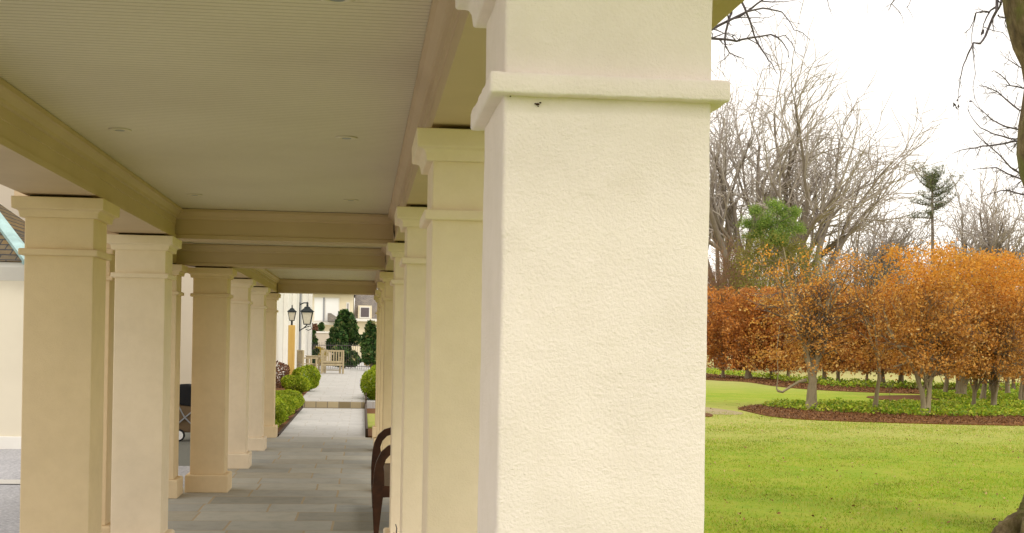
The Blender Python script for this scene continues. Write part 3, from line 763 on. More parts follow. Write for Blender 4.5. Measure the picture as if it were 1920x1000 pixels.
fpart(MB().add([(hx(663), fy + .5, hz(597) + .01), (hx(765), fy + .5, hz(597) + .01), (hx(755), fy + 2.8, hz(545)), (hx(665), fy + 2.8, hz(545)), (hx(663), fy + 8, hz(597) + .01), (hx(765), fy + 8, hz(597) + .01), (hx(755), fy + 5.5, hz(545)), (hx(665), fy + 5.5, hz(545))],
               [(0, 1, 2, 3), (1, 5, 6, 2), (5, 4, 7, 6), (4, 0, 3, 7), (3, 2, 6, 7)]), 'roof', M['greyroof'])
def fwin(x0, x1, y0, y1, pane, yoff=-.08, bars=()):
    f = fpart(MB().box(hx(x0), hx(x1), fy + yoff, fy + yoff + .07, hz(y1), hz(y0)), 'window', M['white'])
    e = .09
    fpart(MB().box(hx(x0) + e, hx(x1) - e, fy + yoff - .02, fy + yoff - .003, hz(y1) + e, hz(y0) - e), 'pane', M[pane], f)
    for b_ in bars: fpart(MB().box(hx(b_) - .06, hx(b_) + .06, fy + yoff - .06, fy + yoff - .022, hz(y1), hz(y0)), 'mullion', M['winframe'], f)
    # children built in house space: keep offset relative to house origin (window sits at the same origin)
    return f
fwin(588, 608, 559, 604, 'winwhite'); fwin(608.5, 636, 559, 604, 'winwhite', -.08, (607, ))
fwin(649, 655, 567, 598, 'glass')
dm = fwin(674, 694, 574, 596, 'glass', .25)
fpart(MB().prism([(hx(671), hz(597) + .02), (hx(697), hz(597) + .02), (hx(697), hz(572)), (hx(671), hz(572))], fy + .35, fy + 2.2), 'dormer', M['housewall'])
fpart(MB().prism([(hx(616), hz(604)), (hx(645), hz(604)), (hx(622), hz(589)), (hx(616), hz(589))], fy - 2.5, fy - .01), 'porch_roof', M['greyroof'])
fpart(MB().box(hx(585), hx(662), fy - .6, fy - .003, hz(610), hz(605)), 'ledge', M['white'])

# ------------------------------------------------------------------ shrubs
def ball_leaves(rng, c, rad, n, lump=.25):
    """points in a lumpy shell"""
    d = rng.normal(size=(n, 3)); d /= np.linalg.norm(d, axis=1)[:, None]
    k = rng.normal(size=(6, 3)); ph = rng.uniform(0, 6, 6)
    l = sum(np.sin(d @ k[i] * 2.6 + ph[i]) for i in range(6)) / 6
    r_ = (1 + lump * l) * rng.uniform(.55, 1.0, n) ** .35
    return np.asarray(c) + d * r_[:, None] * np.asarray(rad)
def shrub(name, label, cat, base, rad, n, size, mat, group=None, seed=0, stem='bark', lump=.42, up=.4):
    rng = np.random.default_rng(seed)
    t = thing(name, label, cat, base, 0, group)
    C = ball_leaves(rng, (0, 0, rad[2] * .95), rad, n, lump); C = C[C[:, 2] > .01]
    link('foliage', leaf_mesh('foliage', C, size, rng, up), M[mat], t)
    S = []
    for k in range(7):
        a = rng.uniform(0, 6.28); S.append(((0, 0, 0), (math.cos(a) * rad[0] * .5, math.sin(a) * rad[1] * .5, rad[2] * 1.1), .02, .008))
    link('stems', seg_mesh('stems', S, 5), M[stem], t)
    return t
BG = 'clipped boxwoods along the path'
boxes = [(-1.80, 23.3, .34, 'nearest rounded boxwood, beside the end pillar of the left row'), (-1.78, 24.9, .36, 'second boxwood along the path, behind the nearest one'),
         (-1.72, 27.0, .37, 'third boxwood in the row left of the path'), (-1.70, 29.6, .36, 'last low boxwood before the stone riser, left of path')]
for i, (x, y, r_, lb) in enumerate(boxes):
    shrub('boxwood', lb, 'shrub', (x, y, 0), (r_ * 1.0, r_ * 2.4, r_ * .70), 10000, .021, 'box', BG, 10 + i)
p = ground(571, 733, .17)
shrub('boxwood', 'round boxwood on the patio edge, right of the yellow post', 'shrub', (p.x, p.y, .17), (.46, .5, .33), 9000, .024, 'box', BG, 21)
p = ground(553, 738, .17)
shrub('boxwood', 'dark small boxwood at the foot of the yellow post', 'shrub', (p.x, p.y, .17), (.36, .4, .26), 5000, .024, 'box', BG, 22)
p = at(700, 745, 31.5)
shrub('boxwood', 'boxwood at the right of the path by the patio edge', 'shrub', (.36, 33.0, .05), (.33, .9, .46), 9000, .026, 'box', BG, 23)
shrub('withered_shrub', 'reddish brown withered shrub by the white house, left of yellow post', 'shrub', (-2.42, 39.3, .17), (.34, .6, .36), 1500, .035, 'rust', None, 24, 'brush')
MBx = MB().box(.075, .115, 22.7, 31.5, -.05, .12).box(.085, .115, 31.5, 36.0, .1, .33)
tag(MBx.build('timber_edging', M['timber_edge']), 'dark timber edging board along the right side of the path', 'edging')
tag(MB().box(-1.42, -1.385, 22.6, 31.48, -.05, .02).box(-1.47, -1.385, 31.3, 31.48, -.05, .24).build('timber_edging', M['timber_edge']), 'dark edging along the boxwood bed ending in a short black post', 'edging')

def evergreen(label, px, py_base, d, py_top, wpx, n, mat='holly', seed=0, size=.11, cone=.0, zb=.1):
    b = at(px, py_base, d); top = at(px, py_top, d).z; h = top - zb; w_ = wpx * d / FPX / 2
    rng = np.random.default_rng(seed)
    t = thing('evergreen_shrub', label, 'shrub', (b.x, b.y, zb), 0)
    pts = []
    lobes = 26
    for k in range(lobes):
        f = rng.uniform(.12, 1.0); prof = (math.sin(math.pi * min(1, f * .92 + .08)) ** .6) if cone == 0 else (1 - f) ** .8
        a = rng.uniform(0, 6.28); rr = w_ * prof * rng.uniform(.3, .8)
        c = (math.cos(a) * rr, math.sin(a) * rr, h * f * .93)
        q = w_ * rng.uniform(.2, .5) * (.5 if cone else 1)
        pts.append(ball_leaves(rng, c, (q, q, q * 1.1), n // lobes, .4))
    C = np.concatenate(pts); C = C[(C[:, 2] > .15)]
    link('foliage', leaf_mesh('foliage', C, size, rng, .5), M[mat], t)
    link('trunk', seg_mesh('trunk', [((0, 0, 0), (0, 0, h * .5), .09, .06), ((0, 0, h * .5), (.05, 0, h * .9), .06, .02)], 6), M['bark'], t)
evergreen('large dark evergreen bush right of centre beyond the patio chairs', 645, 690, 67, 587, 62, 11000, 'holly', 31)
evergreen('dark evergreen bush at the right edge of the path view, above golden shrub', 697, 690, 62, 602, 44, 6000, 'holly', 32)
evergreen('small pointed conifer in front of the far cream house', 602, 650, 84, 598, 34, 3000, 'holly', 33, .1, 1.0)
evergreen('dark low evergreen at the corner of the white house', 588, 670, 70, 618, 18, 2500, 'holly', 34)
evergreen('small rust brown bush behind the house corner lantern', 588, 650, 82, 606, 26, 1800, 'rust', 35)
p = ground(593, 683, .16); shrub('golden_shrub', 'yellow green golden shrub behind the teak table', 'shrub', (p.x, p.y, .16), (.55, .5, .5), 1500, .05, 'gold', None, 36)
p = ground(700, 688, .16); shrub('golden_shrub', 'bright golden shrub at the right edge of the patio under the dark evergreen', 'shrub', (p.x, p.y, .16), (.5, .5, .55), 1500, .05, 'gold', None, 37)

# ------------------------------------------------------------------ tree growth
def grow(rng, p, d, L, r_, lev, prm, out):
    """recursive limb; out[lev] collects segments"""
    n = prm['n'][min(lev, len(prm['n']) - 1)]
    step = L / n; pts = [p]; dirs = [d]; rad = [r_]
    rend = r_ * prm.get('taper', .55)
    for i in range(n):
        d = d + rng.normal(size=3) * prm['wob'][min(lev, len(prm['wob']) - 1)] + np.array([0, 0, prm['trop'][min(lev, len(prm['trop']) - 1)]]) + prm.get('lean', np.zeros(3)) * (.4 if lev else .15)
        d = d / np.linalg.norm(d); p2 = p + d * step; r2 = r_ + (rend - r_) * (i + 1) / n
        out[lev].append((p, p2, rad[-1], r2)); p = p2; pts.append(p); dirs.append(d); rad.append(r2)
    if lev >= prm['max']: return pts, rad
    nc = prm['kids'][min(lev, len(prm['kids']) - 1)]
    start = prm['start'][min(lev, len(prm['start']) - 1)]
    for k in range(nc):
        f = start + (1 - start) * (k + rng.uniform(.2, .9)) / nc if k < nc - 1 else 1.0
        i = min(n, max(0, int(round(f * n)))); bd = dirs[i]
        ax = rng.normal(size=3); ax -= bd * ax.dot(bd); ax /= np.linalg.norm(ax)
        ang = rng.uniform(*prm['ang'][min(lev, len(prm['ang']) - 1)])
        if k == nc - 1: ang *= .5
        nd = bd * math.cos(ang) + ax * math.sin(ang)
        grow(rng, pts[i], nd, L * rng.uniform(*prm['ls'][min(lev, len(prm['ls']) - 1)]), max(prm['rmin'], rad[i] * rng.uniform(*prm.get('cr', (.5, .78)))), lev + 1, prm, out)
    return pts, rad

def bare_tree(label, px, d, h, seed, lean=(0, 0, 0), r0=.35, name='bare_tree', fork=.22, kids=(5, 4, 4, 4, 3), maxl=5, twig='twig', bark='bark_far', rmin=.029, group=None, spread=(.25, .6), cat='tree'):
    b = at(px, 655, d); rng = np.random.default_rng(seed)
    prm = dict(n=[5, 5, 4, 3, 3, 2], wob=[.05, .09, .12, .15, .17, .2], trop=[.02, .07, .07, .05, .03, .03], kids=list(kids), start=[.55, .25, .2, .15, .15],
               ang=[spread, (.3, .7), (.35, .8), (.4, .9), (.4, 1.0)], ls=[(1.05, 1.45), (.5, .8), (.5, .75), (.45, .75), (.5, .8)], rmin=rmin, max=maxl, lean=np.array(lean, float), taper=.62, cr=(.55, .85))
    out = [[] for _ in range(maxl + 1)]
    grow(rng, np.zeros(3), np.array([lean[0] * .3, 0, 1.]), h * fork, r0, 0, prm, out)
    # scale to the wanted height
    mz = max(s[1][2] for l in out for s in l); k = h / mz
    sc = lambda l: [(a * k, b_ * k, r1, r2) for a, b_, r1, r2 in l]
    t = thing(name, label, cat, (b.x, b.y, LZ), 0, group)
    link('trunk', seg_mesh('trunk', sc(out[0]), 8), M[bark], t)
    link('limbs', seg_mesh('limbs', sc(sum(out[1:3], [])), 5), M[bark], t)
    if maxl >= 3: link('twigs', seg_mesh('twigs', sc(sum(out[3:], [])), 3), M[twig], t)
    return t

# tall bare trees behind the hedges: (label, px, depth, height, seed, lean, r0)
for a in [('tall bare tree just right of the big pillar, leftmost of the wood', 1350, 104, 26.5, 51, (.0, 0, 0), .50, .30),
          ('tall bare tree with upright forked limbs above the left half of hedge', 1398, 100, 25.5, 152, (.0, 0, 0), .52, .34),
          ('tallest spreading bare tree rising directly behind the small green pine', 1470, 106, 28.5, 53, (.02, 0, 0), .62, .26),
          ('bare tree with long limbs sweeping right over the open sky', 1518, 98, 23, 54, (.09, 0, 0), .56, .22),
          ('slender bare tree right of the sweeping limbs', 1566, 118, 18.5, 55, (.05, 0, 0), .36, .28),
          ]:
    bare_tree(*a[:7], fork=a[7], kids=(4, 4, 4, 4, 3))
for i, a in enumerate([('thin bare tree above the notch in the beech hedges', 1632, 120, 16.5, 61, (.0, 0, 0), .32),
          ('thin bare tree left of the lone tall pine', 1692, 124, 15.5, 62, (.0, 0, 0), .30),
          ('forked bare tree just right of the lone tall pine', 1806, 112, 18.0, 63, (.01, 0, 0), .46),
          ('broad bare tree with two limbs, above the right beech hedge', 1852, 108, 19.0, 164, (.01, 0, 0), .50),
          ('bare tree at the right edge of the photo above the hedge', 1905, 112, 17.5, 65, (.02, 0, 0), .40)]):
    bare_tree(*a, kids=(4, 4, 4, 3, 3), fork=.3)
for i, (px, d, h, s) in enumerate([(1375, 135, 20, 71), (1440, 138, 21, 72), (1540, 140, 18, 73), (1600, 140, 14, 74), (1665, 142, 14, 75), (1730, 140, 14.5, 76), (1775, 138, 14, 77), (1870, 142, 16, 78)]):
    bare_tree('faint thin bare tree in the back row of the wood', px, d, h, s, (0, 0, 0), .26, group='faint back row trees of the wood', kids=(4, 4, 4, 3, 3), fork=.32, rmin=.024, bark='twig')
# reddish brush below them
for i, (px, d, h, s, lb) in enumerate([(1342, 86, 9.5, 81, 'reddish twiggy brush right beside the big pillar above the hedge'), (1385, 90, 9.0, 82, 'reddish twiggy brush left of the small green pine'), (1515, 92, 6.6, 83, 'brownish twiggy brush right of the small green pine')]):
    bare_tree(lb, px, d, h, s, (0, 0, 0), .06, 'twiggy_shrub', .12, (7, 5, 5, 4, 3), 5, 'brush', 'brush', .014, 'reddish brush behind the hedge', (.15, .5), 'shrub')

# pines
def needle_tufts(rng, centers, rad, n, flat=.35):
    P = []
    for c in centers: P.append(np.asarray(c) + rng.normal(size=(n, 3)) * np.array([rad, rad, rad * flat]))
    return np.concatenate(P)
def lone_pine():
    rng = np.random.default_rng(91); d = 112; b = at(1744, 655, d); top = at(1750, 312, d).z - LZ
    t = thing('tall_pine', 'lone tall pine with bare trunk and tiered crown in the far wood', 'tree', (b.x, b.y, LZ))
    S = []; zz = np.linspace(0, top * .97, 9); pts = [np.array([math.sin(z * .25) * .12, 0, z]) for z in zz]
    for i in range(8): S.append((pts[i], pts[i + 1], .28 * (1 - zz[i] / top * .8), .28 * (1 - zz[i + 1] / top * .8)))
    link('trunk', seg_mesh('trunk', S, 7), M['bark_far'], t)
    B = []; C = []
    k = d / FPX
    tiers = [(404, -36, .0), (399, -20, .1), (388, 34, .7), (384, 52, 1.3), (380, -38, .3), (374, 46, 1.5), (370, -26, .5), (364, 30, 1.2), (360, 56, 2.0), (356, -18, 1.0), (352, 36, 1.8), (348, -34, 2.2), (346, 14, 1.4), (342, -24, 2.2), (338, 24, 1.6), (336, -38, 1.9), (332, -8, 1.3), (331, 14, 1.2)]
    for py, dx, up_ in tiers:
        z = at(1748, py, d).z - LZ; x1 = dx * k * rng.uniform(.9, 1.1); y1 = rng.uniform(-1.2, 1.2)
        pb_ = [np.array([x1 * f, y1 * f, z - .25 + .1 * f + up_ * .75 * f ** 2.2]) for f in (0, .25, .5, .75, 1.0)]
        for i in range(4): B.append((pb_[i], pb_[i + 1], .07 - .013 * i, .057 - .013 * i))
        for f in np.linspace(.12, 1, 9):
            q = np.array([x1 * f, y1 * f, z - .25 + .1 * f + up_ * .75 * f ** 2.2]); C.append(q + np.array([0, 0, .12]))
            if rng.random() < .6:
                sd_ = np.array([rng.uniform(-.35, .35), rng.uniform(-.5, .5), rng.uniform(.15, .5)]); C.append(q + sd_); B.append((q, q + sd_, .02, .01))
    C += [np.array([.1 + rng.uniform(-.1, .1), 0, at(1748, py, d).z - LZ]) for py in (334, 328, 322, 317, 313)]
    link('limbs', seg_mesh('limbs', B, 4), M['bark_far'], t)
    P_ = np.concatenate([np.asarray(c) + rng.normal(size=(26, 3)) * np.array([.20, .22, .11]) for c in C])
    link('needles', leaf_mesh('needles', P_, .10, rng, .3, .2, -.5), M['pine_dull'], t)
lone_pine()
def young_pine():
    rng = np.random.default_rng(92); d = 84; b = at(1452, 655, d); k = d / FPX
    t = thing('young_pine', 'small bright green pine showing above the hedge, left of centre in the garden', 'tree', (b.x, b.y, LZ))
    top = at(1455, 383, d).z - LZ
    link('trunk', seg_mesh('trunk', [(np.zeros(3), np.array([0, 0, top * .5]), .16, .12), (np.array([0, 0, top * .5]), np.array([.05, 0, top * .95]), .12, .03)], 7), M['bark_far'], t)
    C = []; C2 = []; B = []
    lobes = [(1462, 398, .7), (1432, 415, .75), (1478, 420, .8), (1450, 425, .9), (1412, 398, .4), (1495, 432, .55), (1420, 440, .75), (1465, 446, .85), (1404, 420, .5), (1455, 384, .45), (1486, 402, .45), (1440, 452, .7)]
    for lx, ly, lr in lobes:
        q0 = at(lx, ly, d); c0 = np.array([q0.x - b.x, rng.uniform(-.9, .9), q0.z - LZ]); B.append((np.array([0, 0, c0[2] - .6]), c0, .04, .015))
        for j in range(int(34 * lr)):
            v = rng.normal(size=3); v /= np.linalg.norm(v); v[2] = v[2] * .8 + .15
            C.append(c0 + v * lr * rng.uniform(.3, 1.05))
    for i in range(150):
        f = rng.uniform(0, 1); py = 448 + 100 * f; dx = rng.uniform(-1, 1) * (55 + 25 * f)
        C2.append(np.array([dx * k, rng.uniform(-1, 1) * 1.6, at(1455, py, d).z - LZ]))
    link('limbs', seg_mesh('limbs', B, 3), M['bark_far'], t)
    link('needles', leaf_mesh('needles', needle_tufts(rng, C, .15, 60, .9), .075, rng, .4, .22), M['pine'], t)
    link('lower_foliage', leaf_mesh('lower_foliage', needle_tufts(rng, C2, .55, 75, .6), .08, rng, .2, .35), M['loose'], t)
young_pine()

# ------------------------------------------------------------------ beeches
def beech(label, px, py_base, seed, crown, n_leaf, density_top=1.0, stems=2, r0=.13, lean=0.0, leafmat='beech', size=.062, group=None, twigmul=1, low=None, name='beech_tree', top_mat=None, depth_r=None, stemz=1.2, detail=4, fork=3):
    """crown: (px_left, px_right, py_top, py_bottom)"""
    b = ground(px, py_base, LZ); d = (b - EYE).dot(FW); k = d / FPX
    rng = np.random.default_rng(seed)
    t = thing(name, label, 'tree', (b.x, b.y, LZ), 0, group)
    xl, xr = (crown[0] - px) * k, (crown[1] - px) * k
    zt = at(px, crown[2], d).z - LZ; zb = at(px, crown[3], d).z - LZ
    cx, hw_ = (xl + xr) / 2, (xr - xl) / 2; hy = depth_r or min(1.4, hw_ * .9)
    prm = dict(n=[4, 5, 4, 3, 2], wob=[.07, .10, .14, .18, .2], trop=[.03, .05, .03, .0, .0], kids=[fork, 6, 5, 4 * twigmul, 3], start=[.5 if fork == 3 else .85, .12, .12, .1, .1],
               ang=[(.2, .5) if fork == 3 else (.08, .42), (.45, 1.0) if fork == 3 else (.25, .7), (.4, 1.0), (.4, 1.0), (.4, .9)], ls=[(1.1, 1.5) if fork == 3 else (2.3, 2.9), (.42, .7) if fork == 3 else (.35, .6), (.5, .75), (.5, .8), (.5, .8)], rmin=.006, max=detail, taper=.62)
    out = [[] for _ in range(detail + 1)]
    for s in range(stems):
        a = rng.uniform(0, 6.28); off = np.array([math.cos(a), math.sin(a), 0]) * r0 * (.7 if stems > 1 else 0)
        dr = np.array([lean + off[0] * 1.2, off[1] * 1.0, 1.0]); dr /= np.linalg.norm(dr)
        grow(rng, off * .6 + np.array([0, 0, -.05]), dr, stemz * rng.uniform(.9, 1.1), r0 * (1 if stems == 1 else .68), 0, prm, out)
    def clampseg(l):
        o = []
        for a, b_, r1, r2 in l:
            if b_[2] > zt + .12 or abs(b_[0] - cx) > hw_ * 1.12 or abs(b_[1]) > hy * 1.15 or (b_[2] < zb - .1 and a[2] > zb - .1): continue
            o.append((a, b_, r1, r2))
        return o
    tr = [list(s) for s in out[0]]
    for s in tr:
        if s[0][2] < .05: s[2] *= 1.45
    link('trunk', seg_mesh('trunk', tr, 8), M['beech_bark'], t)
    br = clampseg(sum(out[1:3], []));
    if br: link('limbs', seg_mesh('limbs', br, 5), M['beech_bark'], t)
    tw = clampseg(sum(out[3:], []))
    if tw: link('twigs', seg_mesh('twigs', tw, 3), M['bark'], t)
    # leaves: clustered along twigs and in a lumpy box crown
    n_leaf = int(n_leaf * 1.7); size = size * .78; nc = max(20, n_leaf // 26); cc = []
    ends = np.array([s[1] for s in tw]) if tw else np.zeros((0, 3))
    while len(cc) < nc:
        if len(ends) and rng.random() < (.3 if density_top > .5 else .55):
            p_ = ends[rng.integers(len(ends))] + rng.normal(size=3) * .1
        else:
            u = rng.uniform(-1, 1); v = rng.uniform(-1, 1); z = rng.uniform(0, 1)
            if rng.random() < .6: v = math.copysign(abs(v) ** .4, v)
            p_ = np.array([cx + u * hw_, v * hy, zb + (zt - zb) * z])
        z = (p_[2] - zb) / (zt - zb)
        if z < -.08 or z > 1.0: continue
        if zt - p_[2] < .25: p_[2] = zt - abs(rng.normal()) * .12
        if rng.random() > (1 - z) + z * density_top: continue
        nn = math.sin(p_[0] * 3.1 + seed) + math.sin(p_[2] * 4.3 + seed * 2) + math.sin(p_[1] * 3.7 + p_[0] * 1.9)
        if nn < -1.4 and rng.random() < .6: continue
        cc.append(p_)
    cc = np.array(cc)
    L_ = np.repeat(cc, 26, 0) + rng.normal(size=(len(cc) * 26, 3)) * np.array([.15, .15, .10])
    L_ = L_[(L_[:, 2] > .25)]
    me = leaf_mesh('foliage', L_, size, rng, .2, .6, .3); o = link('foliage', me, M[leafmat], t)
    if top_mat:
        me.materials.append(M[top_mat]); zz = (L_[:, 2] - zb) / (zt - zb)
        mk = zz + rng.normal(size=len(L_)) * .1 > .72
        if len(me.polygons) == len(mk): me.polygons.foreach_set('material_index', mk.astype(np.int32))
    return t, b, d
GB = 'beeches standing in the front planting bed'
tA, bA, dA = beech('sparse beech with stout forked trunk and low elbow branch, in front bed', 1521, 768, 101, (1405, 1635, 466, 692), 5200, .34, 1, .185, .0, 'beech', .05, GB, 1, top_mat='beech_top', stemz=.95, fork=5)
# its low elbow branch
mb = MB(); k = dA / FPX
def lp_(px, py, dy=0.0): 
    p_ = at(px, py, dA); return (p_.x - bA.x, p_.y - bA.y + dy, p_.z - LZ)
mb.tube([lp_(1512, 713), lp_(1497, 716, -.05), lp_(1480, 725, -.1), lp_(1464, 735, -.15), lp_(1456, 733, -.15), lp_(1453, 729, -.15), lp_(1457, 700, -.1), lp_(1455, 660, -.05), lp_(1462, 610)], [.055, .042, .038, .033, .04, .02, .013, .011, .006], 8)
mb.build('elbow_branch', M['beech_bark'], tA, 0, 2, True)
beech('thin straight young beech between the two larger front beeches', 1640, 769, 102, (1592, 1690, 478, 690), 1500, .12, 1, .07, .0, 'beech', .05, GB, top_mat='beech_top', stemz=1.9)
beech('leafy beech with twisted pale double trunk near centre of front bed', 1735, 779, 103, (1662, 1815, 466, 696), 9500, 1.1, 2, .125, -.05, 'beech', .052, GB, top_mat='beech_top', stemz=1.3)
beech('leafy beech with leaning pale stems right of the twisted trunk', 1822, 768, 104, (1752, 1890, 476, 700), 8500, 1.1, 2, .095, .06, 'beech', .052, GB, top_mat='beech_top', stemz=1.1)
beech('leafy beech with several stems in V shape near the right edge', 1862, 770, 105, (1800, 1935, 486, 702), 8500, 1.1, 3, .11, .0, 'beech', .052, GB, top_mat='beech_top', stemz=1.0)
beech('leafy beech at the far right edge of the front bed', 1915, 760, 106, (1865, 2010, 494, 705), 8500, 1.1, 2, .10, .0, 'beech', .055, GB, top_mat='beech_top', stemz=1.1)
GB2 = 'beeches of the inner ring behind the front bed'
beech('thick dark beech trunk with spreading fork behind the twisted trunk', 1801, 748, 111, (1720, 1880, 520, 700), 5000, .9, 1, .22, 0, 'beech_far', .062, GB2, stemz=1.0)
beech('slim beech stem left of the thick dark fork', 1773, 747, 112, (1700, 1830, 530, 702), 3600, .9, 1, .10, 0, 'beech_far', .062, GB2, stemz=1.2)
beech('slim pale beech behind the V shaped stems at right', 1842, 755, 113, (1800, 1930, 520, 700), 3600, .9, 1, .11, 0, 'beech_far', .062, GB2, stemz=1.2)
beech('slim beech behind the right edge beech', 1890, 747, 114, (1840, 1990, 520, 700), 3600, .9, 1, .11, 0, 'beech_far', .062, GB2, stemz=1.2)
GB3 = 'beeches of the middle hedge row'
mids = [(1356, 709, .16, 'dark beech with curved side stem, left end of middle hedge'), (1403, 711, .30, 'stout dark trunked beech in the middle hedge near the big pillar'), (1447, 712, .14, 'middle hedge beech just left of the elbow branch'),
        (1478, 713, .16, 'middle hedge beech behind the elbow branch'), (1545, 719, .2, 'middle hedge beech right behind the sparse beech trunk'), (1571, 721, .17, 'straight slim middle hedge beech right of the sparse beech'),
        (1624, 724, .12, 'slender middle hedge beech left of the thin young beech'), (1656, 725, .2, 'middle hedge beech just right of the thin young beech'), (1690, 726, .24, 'thickest middle hedge trunk between young beech and twisted trunk'),
        (1720, 730, .12, 'thin middle hedge beech left of the twisted trunk'), (1746, 731, .14, 'middle hedge beech just right of the twisted trunk'), (1795, 734, .14, 'middle hedge beech behind the thick dark fork'), (1858, 736, .14, 'middle hedge beech behind the V shaped stems'), (1900, 737, .14, 'middle hedge beech at the right edge of the row')]
for i, (px, py, r0, lb) in enumerate(mids):
    beech(lb, px, py, 130 + i, (px - 52, px + 52, 543 + (px - 1330) * .006, 689 + (px - 1330) * .018), 6000, 1.2, 1, r0 * .62, 0, 'beech_far', .085, GB3, depth_r=1.1, stemz=1.3, detail=3)
# far clipped hedge
rng = np.random.default_rng(150)
a0, a1 = ground(1180, 690, LZ), ground(2000, 702, LZ)
fhg = thing('far_hedge', 'long clipped rust brown beech hedge closing the back of the lawn', 'hedge', (a0.x, a0.y, LZ))
n = 26000; u = rng.uniform(0, 1, n); v = rng.uniform(-1, 1, n); z = rng.uniform(.15, 1, n) ** .8
C = np.outer(u, np.array([a1.x - a0.x, a1.y - a0.y, 0])) + np.stack([v * .2, v * 1.0, z * 5.2 + .1 * np.sin(u * 60)], 1)
link('foliage', leaf_mesh('foliage', C, .14, rng, .2, .6), M['beech_far'], fhg)
S = []
for k in range(40):
    q = np.array([a1.x - a0.x, a1.y - a0.y, 0]) * (k + .5) / 40; S.append((q, q + np.array([0, 0, 4.]), .1, .03))
link('stems', seg_mesh('stems', S, 5), M['beech_bark'], fhg)

# ------------------------------------------------------------------ ground cover
def inpoly(P, x, y):
    P = np.array(P); n = len(P); c = np.zeros(len(x), bool); j = n - 1
    for i in range(n):
        xi, yi = P[i]; xj, yj = P[j]
        k = ((yi > y) != (yj > y)) & (x < (xj - xi) * (y - yi) / (yj - yi + 1e-12) + xi); c ^= k; j = i
    return c
def cover(label, pix, n, size, h, seed):
    rng = np.random.default_rng(seed); P = [ground(px, py, LZ) for px, py in pix]; P = [(p_.x, p_.y) for p_ in P]
    A = np.array(P); x = rng.uniform(A[:, 0].min(), A[:, 0].max(), n); y = rng.uniform(A[:, 1].min(), A[:, 1].max(), n)
    k = inpoly(P, x, y); x, y = x[k], y[k]
    lump = .5 + .5 * np.sin(x * 4.1 + np.sin(y * 2.3) * 2) * np.sin(y * 3.3 + x)
    k = rng.random(len(x)) < .35 + .65 * lump; x, y, lump = x[k], y[k], lump[k]
    z = LZ + .03 + rng.uniform(.05, 1, len(x)) * h * (.45 + .55 * lump)
    o = link('ground_cover', leaf_mesh('ground_cover', np.stack([x, y, z], 1), size, rng, 1.2, .55), M['cover'])
    return tag(o, label, 'ground cover', None, 'stuff')
cover('low bright green ground cover under the front beeches', [(1425, 762), (1470, 769), (1540, 774), (1640, 779), (1750, 783), (1880, 784), (2000, 782), (2000, 755), (1900, 745), (1850, 748), (1830, 757), (1700, 759), (1600, 760), (1500, 759)], 46000, .05, .2, 201)
cover('dark green ground cover along the middle hedge', [(1200, 693), (1330, 703), (1400, 708), (1500, 720), (1560, 727), (1700, 731), (1880, 736), (2000, 736), (2000, 728), (1700, 724), (1560, 717), (1450, 708), (1330, 697), (1200, 690)], 40000, .07, .3, 202)
cover('green ground cover by the inner ring of beeches at right', [(1735, 748), (1800, 752), (1835, 752), (2000, 750), (2000, 740), (1735, 740)], 22000, .06, .22, 203)

def chips(label, P, n, size, seed):
    rng = np.random.default_rng(seed); A = np.array(P)
    x = rng.uniform(A[:, 0].min() - .1, A[:, 0].max(), n); y = rng.uniform(A[:, 1].min() - .15, A[:, 1].max(), n)
    k = inpoly(P, x, y + rng.normal(size=n) * .12); x, y = x[k], y[k]
    o = link('bark_chips', leaf_mesh('bark_chips', np.stack([x, y, LZ + .03 + rng.uniform(-.01, .02, len(x))], 1), size, rng, 1.3, .4), M['chip'])
    return tag(o, label, 'bark chips', None, 'stuff')
chips('brown bark chips of the front planting bed', bedA, 60000, .032, 211)
chips('brown bark chips of the bed along the middle hedge', bedC, 30000, .05, 212)
# lawn blades near the camera and fallen leaves
def blades(label, n, seed):
    rng = np.random.default_rng(seed)
    d = 11 + 24 * rng.uniform(0, 1, n) ** 1.4; px = rng.uniform(1295, 1990, n)
    lat = (px - 960) / FPX * d
    X = lat * math.cos(PSI) + d * math.sin(PSI); Y = -lat * math.sin(PSI) + d * math.cos(PSI)
    k = ~inpoly(bedA, X, Y); X, Y, d = X[k], Y[k], d[k]; n = len(X)
    fld = sum(np.sin((X * math.cos(t_) + Y * math.sin(t_)) * f_ + p_) for t_, f_, p_ in zip(rng.uniform(0, 3.14, 9), rng.uniform(.7, 3.2, 9), rng.uniform(0, 6, 9))) / 2
    keep = fld > rng.uniform(-2.4, 1.6, n)
    X, Y, d = X[keep], Y[keep], d[keep]; n = len(X)
    h = rng.uniform(.012, .035, n); wd = .0028 + d * .00012; a = rng.uniform(0, 6.28, n); ln = rng.normal(size=(n, 2)) * .018
    b0 = np.stack([X - np.cos(a) * wd, Y - np.sin(a) * wd, np.full(n, LZ)], 1); b1 = np.stack([X + np.cos(a) * wd, Y + np.sin(a) * wd, np.full(n, LZ)], 1)
    tp_ = np.stack([X + ln[:, 0], Y + ln[:, 1], LZ + h], 1)
    V = np.stack([b0, b1, tp_], 1).reshape(-1, 3)
    o = link('grass_blades', mesh_np('grass_blades', V, np.arange(3 * n).reshape(n, 3)), M['grass'])
    return tag(o, label, 'grass', None, 'stuff')
blades('short patchy green and straw grass of the lawn', 110000, 301)
rng = np.random.default_rng(302); n = 900
d = 11 + 32 * rng.uniform(0, 1, n); px = rng.uniform(1300, 1960, n); lat = (px - 960) / FPX * d
C = np.stack([lat * math.cos(PSI) + d * math.sin(PSI), -lat * math.sin(PSI) + d * math.cos(PSI), np.full(n, LZ + .022)], 1)
tag(link('fallen_leaves', leaf_mesh('fallen_leaves', C, .02, rng, 2.0, .6), M['litter']), 'scattered small brown fallen leaves on the lawn', 'leaves', None, 'stuff')

